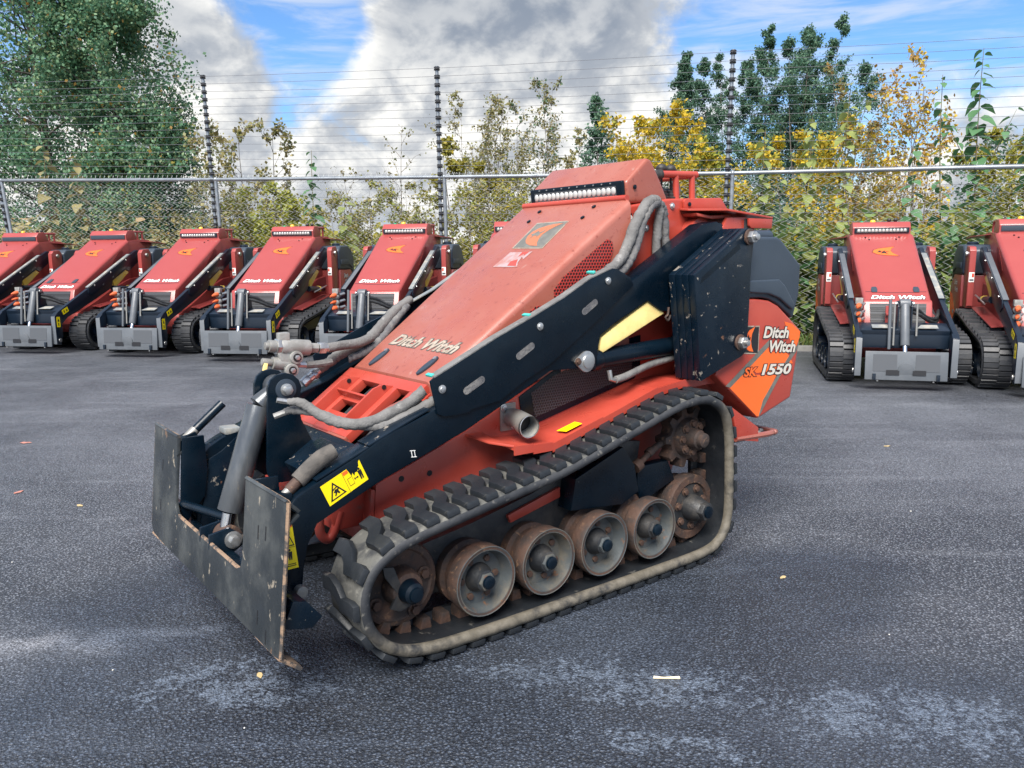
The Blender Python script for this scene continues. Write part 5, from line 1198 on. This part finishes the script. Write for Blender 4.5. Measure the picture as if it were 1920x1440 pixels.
    part(MB().lathe(o_ + Yv * .150, Yv, [(0, .038), (.035, .034), (.040, .028), (.058, .026), (.062, .018)], 20), 'sprocket_nut', rust, spk)
    for b_ in range(8):
        a = b_ * PI / 4; inst(BOLT_RUST, 'bolt', o_ + Yv * .148 + Vector((math.cos(a) * .054, 0, math.sin(a) * .054)), spk, (0, 0, 0 if sg > 0 else PI))
    rod = part(MB().cyl((-.375, sg * .44, .385), (-.40, sg * .44, .398), .022, seg=14).cyl((-.40, sg * .44, .398), (-.47, sg * .43, .430), .011, seg=10).cyl((-.45, sg * .43, .421), (-.47, sg * .43, .431), .017, seg=10).cyl((-.47, sg * .43, .43), (-.55, sg * .42, .455), .013, seg=10), 'grease_rod', rust)

# ================================================================== ROW OF NEWER LOADERS AT THE FENCE
dusty_plate = pbr('grey_recessed_plate', (.065, .071, .08), .5)
def back_loader(name, lights=True, latches=False, plate_half=.31, seed=0):
    """same frame: x forward, y left, z up; origin under the tracks"""
    rt = empty(name, (0, 0, 0)); P_ = lambda mb, n, m, par=None, bevel=0.0, **k: mb.build(n, m, par or rt, bevel, **k)
    rng = random.Random(seed)
    # --- hood, nose, tower
    o0 = Vector((.50, 0, .715)); o1 = Vector((-.50, 0, 1.292)); d = (o1 - o0).normalized(); n = Vector((-d.z, 0, d.x)) * -1
    n = Vector((.5, 0, .866)) if True else n; n = (Vector((d.z, 0, -d.x))).normalized(); n = n if n.z > 0 else -n
    H_ = lambda y, s, up=0.0: o0 + d * s + Vector((0, y, 0)) + n * up
    L_ = (o1 - o0).length
    st = []
    for q in np.linspace(0, 1, 5): p = o0 + d * L_ * q; st.append((p.x, p.z, .272 + .018 * q, .60 + .15 * q))
    hood = loft(st, red_new, 'hood', rt, .035)
    P_(MB().slab([H_(-.20, .13, .0005), H_(-.10, .115, .0005), H_(.10, .115, .0005), H_(.20, .13, .0005), H_(.245, .13, .0005), H_(.245, .124, .0005), H_(.20, .124, .0005), H_(.10, .109, .0005), H_(-.10, .109, .0005), H_(-.20, .124, .0005), H_(-.245, .124, .0005), H_(-.245, .13, .0005)], n * .0006), 'hood_crease', stk_red if False else black_new, hood, smooth=False)
    nose = P_(MB().prism([(.50, .713), (.52, .690), (.585, .45), (.56, .43), (.40, .43), (.40, .70)], -.274, .274), 'nose', red_new, None, .012)
    P_(MB().slab([(.523, -.225, .682), (.523, .225, .682), (.588, .215, .462), (.588, -.215, .462)], (.004, 0, .001)), 'front_grille', mesh_front, nose, smooth=False)
    tw_ = P_(MB().prism([(-.50, 1.28), (-.505, 1.305), (-.500, 1.360), (-.545, 1.412), (-.66, 1.418), (-.70, 1.36), (-.74, 1.28)], -.262, .262), 'console_tower', red_new, None, .010)
    if lights:
        lb = P_(MB().prism([(-.504, 1.308), (-.489, 1.308), (-.486, 1.356), (-.500, 1.358)], -.246, .246), 'light_bar', black_new, None, .004)
        lm_ = MB().ball((0, 0, 0), .0125, 10, 6, (.5, 1, 1.2)).mesh('lens', glass_led)
        P_(MB().prism([(-.489, 1.316), (-.486, 1.316), (-.4845, 1.348), (-.4875, 1.348)], -.225, .225), 'reflector_strip', reflector, lb, smooth=False)
        for k in range(14): inst(lm_, 'lens', (-.485, -.208 + k * .032, 1.332), lb)
    else: P_(MB().prism([(-.504, 1.305), (-.494, 1.305), (-.491, 1.354), (-.500, 1.356)], -.246, .246), 'blank_panel', plastic, None, .003)
    for (y, s) in ((-.15, L_ - .06), (.15, L_ - .06), (-.12, L_ - .10), (.12, L_ - .10)):
        o = inst(BOLT_DARK, 'hood_bolt', H_(y, s), hood); o.rotation_euler = Vector((0, 1, 0)).rotation_difference(n).to_euler()
    # decals
    cy, cs, k_ = 0.02, .80, 1.0
    SWB = [(-.115, .015), (-.10, .055), (-.06, .080), (.0, .095), (.085, .115), (.055, .075), (.045, .035), (.06, -.005), (.105, -.055), (.05, -.05), (-.02, -.040), (-.08, -.020)]
    flat([H_(y * 1.06, cs + s * 1.08) for y, s in SWB], stk_black, 'logo_outline', hood, n, .0008)
    flat([H_(y, cs + s) for y, s in SWB], stk_orange, 'logo_swoosh', hood, n, .0018)
    flat([H_(y, cs + s) for y, s in ((-.075, .012), (-.05, .05), (-.035, .02), (.0, .045), (-.008, .022), (.03, .028), (.0, .005), (.02, -.03), (-.012, -.005), (-.05, -.012), (-.03, .008))], stk_black, 'logo_figure', hood, n, .0028)
    w0 = textw('Ditch Witch', .32); hgt = .058; sx_ = .43 / (w0 * hgt / .73); s0 = .150 if not latches else .012
    text_mesh('Ditch Witch', H_(-.215, s0, .0010), (0, 1, 0), d, hgt, stk_black, .085, .32, sx_, name='lettering_shadow', parent=hood)
    text_mesh('Ditch Witch', H_(-.215, s0, .0020), (0, 1, 0), d, hgt, stk_white, .032, .32, sx_, name='lettering', parent=hood)
    if latches:
        for y in (-.17, .17): P_(MB().slab([H_(y - .025, .115), H_(y + .02, .115), H_(y + .026, .16), H_(y + .02, .20), H_(y - .018, .20), H_(y - .028, .16)], n * .008), 'latch', plastic, hood, .003)
    for sg in (1, -1):
        P_(MB().slab([(x, sg * (.2895), z) for x, z in ((-.36, 1.165), (-.38, 1.14), (-.33, 1.05), (-.12, .93), (-.10, .95), (-.30, 1.14))], (0, sg * .002, 0)), 'side_vent', mesh_red, hood, smooth=False)
    # --- console behind, controls
    cons = P_(MB().prism([(-.48, 1.275), (-.74, 1.30), (-.95, 1.30), (-1.02, 1.24), (-1.0, .80), (-.48, .70)], -.275, .275), 'console_body', red_new, None, .008)
    P_(MB().tube([(-.70, .23, 1.40), (-.90, .23, 1.405)], .013, 8).tube([(-.78, .23, 1.30), (-.775, .23, 1.40)], .012, 8).tube([(-.88, .23, 1.30), (-.875, .23, 1.40)], .012, 8).tube([(-.88, -.23, 1.30), (-.875, -.23, 1.40), (-.70, -.23, 1.40)], .012, 8), 'hand_rail', red_new)
    for y in (.10, .16):
        lv_ = P_(MB().cyl((-.74, y, 1.30), (-.73, y, 1.425), .005, seg=6), 'control_lever', black_new); P_(MB().ball((-.73, y, 1.437), .021, 10, 8), 'lever_knob', knobm, lv_)
    P_(MB().lathe((-.66, -.06, 1.415), (0, 0, 1), [(0, .026), (.012, .026), (.022, .018), (.026, .004)], 14), 'amber_beacon', beacon_y, tw_)
    P_(MB().lathe((-.66, -.16, 1.415), (0, 0, 1), [(0, .018), (.010, .017), (.016, .004)], 12), 'green_beacon', beacon_g, tw_)
    for sg in (1, -1):
        P_(MB().slab([(-.74, sg * .275, 1.275), (-.98, sg * .40, 1.262), (-1.10, sg * .42, 1.245), (-1.10, sg * .2, 1.25), (-.95, sg * .2, 1.30)], (0, 0, .008)), 'rear_guard', red_new, None, .002)
        # upright post carrying the arm
        po = P_(MB().prism([(-.50, 1.165), (-.62, 1.175), (-.66, 1.13), (-.64, .60), (-.48, .60), (-.47, 1.13)], sg * .435, sg * .49), 'arm_post', red_new, None, .004)
        P_(MB().prism([(-.465, 1.13), (-.462, 1.13), (-.462, .62), (-.465, .62)], sg * .438, sg * .487), 'post_edge', red_new, po)
        P_(MB().cyl((-.56, sg * .49, 1.10), (-.56, sg * .51, 1.10), .025, seg=12), 'pivot_pin', steel, po, .002)
        P_(MB().slab([(-.4605, sg * .440, .84), (-.4605, sg * .485, .84), (-.4605, sg * .485, .93), (-.4605, sg * .440, .93)], (.0008, 0, 0)), 'spec_plate', stk_white, po, smooth=False)
        P_(MB().slab([(-.459, sg * .443, .885), (-.459, sg * .462, .885), (-.459, sg * .462, .92), (-.459, sg * .443, .92)], (.0006, 0, 0)), 'spec_print', stk_red, po, smooth=False)
        P_(MB().slab([(-.459, sg * .445, .850), (-.459, sg * .480, .850), (-.459, sg * .480, .868), (-.459, sg * .445, .868)], (.0006, 0, 0)), 'spec_print', grey_plate, po, smooth=False)
        # arm
        A_ = [(.93, .10), (.985, .115), (.985, .43), (.94, .475), (.80, .54), (.45, .70), (.10, .87), (-.30, 1.06), (-.52, 1.165), (-.60, 1.15), (-.60, 1.05), (-.35, .90), (-.28, .92), (-.02, .79), (.02, .70), (.12, .66), (.42, .54), (.80, .40), (.90, .33)]
        arm = P_(MB().prism(A_, sg * .345, sg * .385), 'loader_arm', black_new, None, .005)
        P_(MB().slab([(.42, sg * .34, .722), (-.38, sg * .34, 1.108), (-.38, sg * .395, 1.108), (.42, sg * .395, .722)], (.002, 0, .006)), 'arm_channel', dusty_steel if sg > 0 else grey_plate, arm, .001)
        P_(MB().prism([(.43, .73), (-.38, 1.118), (-.42, 1.03), (.0, .80), (.38, .62), (.44, .66)], sg * .3855, sg * .393), 'hose_guard', black_new, arm, .002)
        for q in (.1, .5, .9): inst(BOLT, 'bolt', (.40 - .76 * q, sg * .393, .71 + .365 * q), arm, (0, 0, 0 if sg > 0 else PI))
        for q in (.25, .5, .75): P_(MB().prism([(.37 - .75 * q, .665 + .345 * q), (.345 - .75 * q, .677 + .345 * q), (.340 - .75 * q, .664 + .345 * q), (.365 - .75 * q, .652 + .345 * q)], sg * .3932, sg * .3938), 'guard_slot', sleeve, arm, smooth=False)
        P_(MB().prism([(-.02, .79), (-.28, .915), (-.34, .885), (-.30, .86), (-.06, .70)], sg * .35, sg * .380), 'lift_lock_bar', yellow, arm, .003)
        lc = P_(MB().cyl((-.02, sg * .37, .70), (-.45, sg * .37, .68), .032, seg=14), 'lift_cylinder', black_new)
        P_(MB().cyl((-.10, sg * .41, .66), (-.45, sg * .42, .72), .008, seg=8), 'cylinder_pipe', steel, lc); P_(MB().cyl((-.30, sg * .37, .688), (-.33, sg * .37, .687), .036, seg=14), 'cylinder_band', yellow, lc)
        # upright front ends of the arms
        up_ = P_(MB().prism([(.945, .11), (1.0, .11), (1.0, .43), (.95, .47), (.90, .45), (.90, .20)], sg * .335, sg * .388), 'arm_foot', dusty_steel if False else black_new, arm, .004)
        P_(MB().prism([(1.0005, .115), (1.004, .115), (1.004, .42), (1.0005, .425)], sg * .338, sg * .385), 'foot_face', grey_plate, up_)
        P_(MB().cyl((.955, sg * .388, .155), (.955, sg * .398, .155), .022, seg=16), 'pivot_pin', steel, up_, .002)
        for (x, z, w_, h_, rot) in ((.955, .36, .052, .115, 0), (.83, .478, .10, .055, -.40)):
            c_ = Vector((x, sg * .3884 if z < .4 else sg * .3854, z)); ux = Vector((math.cos(rot), 0, -math.sin(rot) * -1)); uz = Vector((-ux.z, 0, ux.x))
            pts = [c_ + ux * (a * w_ / 2) + uz * (b * h_ / 2) for a, b in ((-1, -1), (1, -1), (1, 1), (-1, 1))]
            s_ = MB().slab(pts, (0, sg * .0006, 0)).build('warning_sticker', stk_yellow, arm, smooth=False)
            tri_ = [c_ + ux * (a * w_ * .5) + uz * (b * h_ * .5) + Vector((0, sg * .001, 0)) for a, b in (((-.55, .1), (.55, .1), (0, .75)) if h_ > w_ else ((-.75, -.45), (-.15, -.45), (-.45, .5)))]
            MB().slab(tri_, (0, sg * .0004, 0)).build('sticker_print', stk_black, s_, smooth=False)
            bx_ = [c_ + ux * (a * w_ * .5) + uz * (b * h_ * .5) + Vector((0, sg * .001, 0)) for a, b in (((-.25, -.75), (.25, -.75), (.25, -.2), (-.25, -.2)) if h_ > w_ else ((.25, -.5), (.55, -.5), (.55, .5), (.25, .5)))]
            MB().slab(bx_, (0, sg * .0004, 0)).build('sticker_print', stk_black, s_, smooth=False)
        # rear bodywork and tank
        rp = P_(MB().prism([(-.70, .90), (-1.05, .90), (-1.20, .80), (-1.22, .72), (-1.15, .45), (-.95, .42), (-.68, .60)], sg * .20, sg * .505), 'rear_panel', red_new, None, .012)
        P_(MB().prism([(-.88, .50), (-.95, .44), (-1.14, .46), (-1.21, .72), (-1.10, .70)], sg * .5055, sg * .5062), 'orange_stripe', stk_orange, rp, smooth=False)
        if sg > 0: 
            for (s_, x, z, hh) in (('Ditch', -.80, .805, .05), ('Witch', -.83, .735, .05), ('1050', -.90, .52, .036)):
                text_mesh(s_, (x, .5075, z), (-1, 0, 0), (0, 0, 1), hh, stk_black, .06, .15, .95, name='lettering_shadow', parent=rp); text_mesh(s_, (x, .5085, z), (-1, 0, 0), (0, 0, 1), hh, stk_white, .02, .15, .95, name='lettering', parent=rp)
        else:
            for (s_, x, z, hh) in (('Ditch', -1.00, .805, .05), ('Witch', -.97, .735, .05), ('1050', -1.03, .52, .036)):
                text_mesh(s_, (x, -.5075, z), (1, 0, 0), (0, 0, 1), hh, stk_black, .06, .15, .95, name='lettering_shadow', parent=rp); text_mesh(s_, (x, -.5085, z), (1, 0, 0), (0, 0, 1), hh, stk_white, .02, .15, .95, name='lettering', parent=rp)
        tk = P_(MB().prism([(-.68, 1.13), (-.74, 1.185), (-1.0, 1.19), (-1.12, 1.13), (-1.20, 1.02), (-1.19, .85), (-1.05, .905), (-.68, .905)], sg * .22, sg * .503), 'rear_tank', plastic, None, .022, seg=3)
        P_(MB().prism([(-.72, 1.02), (-.98, 1.02), (-1.12, .94), (-1.12, .91), (-1.0, .96), (-.72, .96)], sg * .5032, sg * .514), 'tank_moulding', plastic, tk, .008)
        P_(MB().lathe((-.86, sg * .40, 1.186), (0, 0, 1), [(0, .052), (.018, .052), (.022, .046), (.030, .040)], 20), 'tank_cap', black_new, tk)
        # tracks
        IN_ = [(.55, .36), (.30, .40), (.0, .445), (-.30, .50), (-.52, .525), (-.60, .50), (-.645, .43), (-.66, .30), (-.66, .17), (-.62, .095), (-.54, .068), (-.2, .062), (.2, .062), (.52, .066), (.62, .10), (.675, .17), (.68, .24), (.65, .31)]
        c_ = catmull([Vector((p[0], 0, p[1])) for p in IN_], 7, True); NPb = len(c_)
        V_ = []; F_ = []; CR = [(0, .555), (.03, .562), (.042, .552), (.042, .335), (.03, .325), (0, .33)]
        nr = []
        for i in range(NPb):
            t_ = (c_[(i + 1) % NPb] - c_[i - 1]).normalized(); nn = Vector((-t_.z, 0, t_.x)); 
            if nn.dot(c_[i] - Vector((0, 0, .27))) < 0: nn = -nn
            nr.append((t_, nn))
            for (o_, y) in CR: p = c_[i] + nn * o_; V_.append((p.x, sg * y, p.z))
        m_ = len(CR)
        for i in range(NPb):
            for k in range(m_): j = (i + 1) % NPb; F_.append((i * m_ + k, i * m_ + (k + 1) % m_, j * m_ + (k + 1) % m_, j * m_ + k))
        mb = MB(); mb.v = V_; mb.f = F_
        tr_ = mb.build('rubber_track', rubber_new, rt, ang=50)
        lg = MB()
        for i in range(0, NPb, 3):
            t_, nn = nr[i]
            for (y0, y1, sh) in ((.335, .445, 0.0), (.440, .552, .022)):
                b_ = c_[i] + nn * .0415 + t_ * sh
                q = [b_ - t_ * .022, b_ + t_ * .022, b_ + t_ * .018 + nn * .022, b_ - t_ * .018 + nn * .022]
                lg.slab([(p.x, sg * y0, p.z) for p in q], (0, sg * (y1 - y0), 0))
        lo = lg.build('tread_lugs', rubber_new, tr_, smooth=False); lo['kind'] = 'stuff'
        P_(MB().prism([(.50, .27), (0, .36), (-.40, .42), (-.56, .30), (-.58, .13), (.52, .12)], sg * .30, sg * .42), 'track_frame', black_new, None, .004)
        for (x, z, r_) in ((.535, .205, .135), (.22, .160, .095), (-.02, .160, .095), (-.26, .160, .095), (-.53, .190, .115), (-.50, .40, .085)):
            P_(MB().lathe((x, sg * .36, z), (0, sg, 0), [(0, r_ * .8), (.02, r_), (.17, r_), (.175, r_ * .9), (.14, r_ * .8), (.135, r_ * .35), (.17, r_ * .3), (.175, r_ * .1)], 26), 'roller', black_new)
    P_(MB().prism([(.55, .43), (.20, .56), (-.10, .69), (-.45, .80), (-1.0, .85), (-1.05, .45), (-.6, .20), (.45, .20), (.58, .30)], -.318, .318), 'chassis_side', red_new, None, .005)
    for sg in (1, -1): P_(MB().slab([(.30, sg * .319, .50), (-.55, sg * .319, .615), (-.55, sg * .43, .605), (.30, sg * .43, .49)], (0, 0, -.008)), 'fender_shelf', red_new, None)
    P_(MB().prism([(-1.02, .30), (-1.30, .29), (-1.30, .275), (-1.02, .28)], -.34, .34), 'operator_step', black_new, None, .003)
    P_(MB().prism([(-.85, 1.12), (-1.12, 1.05), (-1.14, .55), (-.85, .45)], -.2195, .2195), 'rear_core', black_new, None, .01)
    # --- front: cross member, mast, tilt cylinder, plate
    P_(MB().box((.80, 0, .475), (.17, .685, .075), (0, R(18), 0)), 'cross_beam', black_new, None, .008)
    P_(MB().box((.86, 0, .40), (.04, .685, .13)), 'cross_web', black_new, None, .004)
    for sg in (1, -1):
        P_(MB().prism([(.86, .44), (.86, .68), (.82, .725), (.77, .72), (.74, .66), (.70, .47)], sg * .045, sg * .057), 'mast_plate', black_new, None, .003)
        P_(MB().slab([(.895, sg * .09, .502), (.895, sg * .25, .502), (.83, sg * .25, .524), (.83, sg * .13, .524)], (.001, 0, .003)), 'safety_decal', stk_white if False else dusty_steel, None)
        P_(MB().cyl((.875, sg * .085, .70), (.905, sg * .085, .44 if sg > 0 else .36), .008, seg=8), 'guide_rod', steel_dull)
        P_(MB().cyl((.81, sg * .057, .70), (.81, sg * .075, .70), .017, seg=12), 'mast_pin', steel, None, .002)
    P_(MB().cyl((.87, -.12, .735), (.925, -.12, .33), .013, seg=10), 'height_gauge', grey_plate)
    cyl_ = P_(MB().cyl((.825, 0, .69), (.93, 0, .36), .036, seg=18).cyl((.815, -.04, .70), (.815, .04, .70), .04, seg=16), 'tilt_cylinder', grey_plate, None, .003)
    P_(MB().cyl((.93, 0, .36), (.955, 0, .29), .022, seg=12), 'cylinder_rod', chrome, cyl_)
    hp_ = plate_half
    pl = P_(MB().box((1.02, 0, .205), (.022, 2 * hp_, .235), (0, R(-5), 0)), 'attachment_plate', grey_plate, None, .004)
    for sg in (1, -1):
        P_(MB().slab([(1.040, sg * .09, .295), (1.040, sg * (hp_ - .07), .295), (1.0525, sg * (hp_ - .07), .155), (1.0525, sg * .09, .155)], (.0015, 0, 0)).build if False else MB().slab([(1.0245, sg * .07, .298), (1.0245, sg * (hp_ - .06), .298), (1.0365, sg * (hp_ - .06), .160), (1.0365, sg * .07, .160)], (.0012, 0, 0)), 'plate_panel', dusty_plate, pl, smooth=False)
        P_(MB().slab([(1.0392, sg * .05, .172), (1.0392, sg * .150, .172), (1.0425, sg * .150, .130), (1.0425, sg * .05, .130)], (.001, 0, 0)), 'plate_slot', stk_black, pl, smooth=False)
        P_(MB().box((1.046, sg * (hp_ - .07), .115), (.02, .025, .05)), 'plate_latch', black_new, pl, .002)
        P_(MB().cyl((1.03, sg * (hp_ - .10), .085), (1.03, sg * (hp_ - .10), .075), .008, seg=8), 'plate_stud', steel, pl)
    P_(MB().cyl((1.030, 0, .17), (1.0405, 0, .169), .062, seg=28), 'plate_disc', grey_plate, pl, .001)
    # hoses and coupler block
    P_(MB().tube([(.80, .06, .66), (.74, .12, .64), (.66, .20, .58), (.58, .29, .56), (.45, .34, .62)], .016, 8, 5).tube([(.80, .06, .63), (.74, .14, .60), (.66, .22, .55), (.56, .30, .53), (.42, .345, .58)], .016, 8, 5), 'front_hoses', hose)
    P_(MB().box((.62, -.10, .56), (.02, .022, .22)).box((.64, -.10, .60), (.05, .022, .02)), 'red_bracket', red_new, None, .003)
    vb = P_(MB().box((.68, -.335, .715), (.05, .06, .05)).ball((.68, -.335, .66), .033, 12, 8).ball((.68, -.335, .60), .033, 12, 8).ball((.68, -.335, .55), .030, 12, 8), 'coupler_block', alum, None, .003)
    for (z, r_, dx) in ((.675, .023, .06), (.61, .017, .07), (.548, .027, .06)):
        P_(MB().lathe((.70, -.335, z), (.8, -.25, -.12), [(0, r_), (.03, r_ * 1.05), (.05, r_ * .7), (.075, r_ * .35)], 12), 'dust_cap', orange_cap, vb)
        P_(MB().cyl((.66, -.31, z), (.60, -.28, z + .012), .014, seg=8), 'hose_fitting', steel, vb)
    return rt
GRP = 'newer red loaders parked in a row along the fence'
ROW_D = Vector((.947, -.32, 0))
plain = back_loader('compact_track_loader', False, False, .345)
light = back_loader('compact_track_loader', True, False, .345, 1)
light_l = back_loader('compact_track_loader', True, True, .31, 2)
plain_l = back_loader('compact_track_loader', False, True, .345, 3)
def put(o, px, py, yaw, sc, label):
    """px,py = middle of the attachment plate on the ground"""
    f_ = Vector((math.cos(yaw), math.sin(yaw), 0)); p = Vector((px, py, .004)) - f_ * 1.02 * sc
    o.location = p; o.rotation_euler = (0, 0, yaw); o.scale = (sc, sc, sc); tag(o, label, 'track loader', GRP)
YW = R(260)
SCL = 1.07
put(plain, -7.32, 10.16, YW + R(1.5), SCL, 'new red loader cut by the left edge of the picture')
put(plain_l, -5.87, 9.68, YW - R(1.0), SCL, 'second new red loader from the left, blank panel instead of a light bar')
put(light, -4.41, 9.22, YW, SCL, 'third new red loader from the left, directly below the left insulator post')
put(copy_tree(light), -3.01, 8.72, YW + R(1.2), SCL, 'fourth new red loader from the left')
put(copy_tree(light), -1.60, 8.24, YW - R(1.4), SCL, 'fifth new red loader from the left, its front hidden by the big loader hoses')
put(copy_tree(light), -.20, 7.76, YW, SCL, 'new red loader almost hidden behind the big loader hood, only its console showing')
put(copy_tree(light), 1.86, 7.06, R(262), 1.0, 'new loader hidden behind the big loader tank, only one track corner showing')
put(light_l, 3.215, 6.49, R(254.8), 1.0, 'new red loader fully in view on the right, facing the camera')
o = copy_tree(plain_l)
put(o, 4.24, 5.98, R(251), 1.0, 'new red loader cut by the right edge of the picture')
# ------------------------------------------------------------------ litter on the asphalt
def litter(name, label, cat, loc, rot, sc, mat, pts, th=.0015, group=None):
    o = MB().slab([Vector((x, y, .0004 + .12 * (x * x + y * y) ** .5 * (1 if i % 2 else .2))) for i, (x, y) in enumerate(pts)], (0, 0, th)).build(name, mat, None, smooth=False)
    o.location = loc; o.rotation_euler = (0, 0, rot); o.scale = (sc, sc, sc); tag(o, label, cat, group); return o
leaf_pts = [(-.03, 0), (-.018, .012), (0, .015), (.018, .009), (.034, 0), (.018, -.010), (0, -.014), (-.018, -.010)]
lf1 = pbr('fallen_leaf_pink', (.42, .18, .14), .7); lf2 = pbr('fallen_leaf_tan', (.45, .34, .17), .7); straw = pbr('dry_straw', (.62, .54, .38), .7); pale = pbr('pale_chip', (.55, .54, .50), .8)
for i, (x, y, m, lb) in enumerate(((-3.044, 4.903, lf1, 'largest pinkish fallen leaf on the asphalt at left'), (-2.436, 3.826, lf1, 'pinkish fallen leaf lower left, nearer than the largest one'), (-2.015, 3.601, lf2, 'small tan fallen leaf left of the attachment plate'),
        (.949, 2.688, lf2, 'tan wood chip on the asphalt right of the rubber track'), (-.70, 2.05, lf2, 'tan leaf on the asphalt below the attachment plate'), (2.2, 4.6, lf2, 'tan leaf on the asphalt at right'))):
    litter('fallen_leaf', lb, 'leaf', (x, y, .0045), i * 1.3, (1.15, .9, .7, .55, .55, .7)[i], m, leaf_pts, .0015, 'fallen leaves on the asphalt')
litter('straw_stalk', 'dry straw stalk on the asphalt in front of the track', 'straw', (.409, 2.011, .005), -.05, 1.0, straw, [(-.036, -.0022), (-.01, -.003), (.036, -.002), (.034, .002), (-.008, .003), (-.034, .0015)], .003)
rngp = random.Random(4)
pm_ = MB().ball((0, 0, 0), .006, 6, 4, (1, .8, .55)).mesh('pebble', pale)
for (x, y, s_, lb) in ((-1.12, 2.085, .55, 'pale chip on the light smear at lower left'), (-.66, 1.80, .5, 'pale chip near the bottom edge below the attachment plate'), (1.12, 2.25, .5, 'pale stone on the asphalt near the lower right corner'),
        (1.75, 3.4, .7, 'pale stone on the asphalt right of the operator step'), (-1.9, 2.9, .6, 'pale stone on the asphalt at the far lower left')):
    o = bpy.data.objects.new('pebble', pm_); link(o); o.location = (x, y, .006); o.scale = (s_, s_, s_); o.rotation_euler = (0, 0, x * 7)
    tag(o, lb, 'pebble', 'loose pale stones on the asphalt')
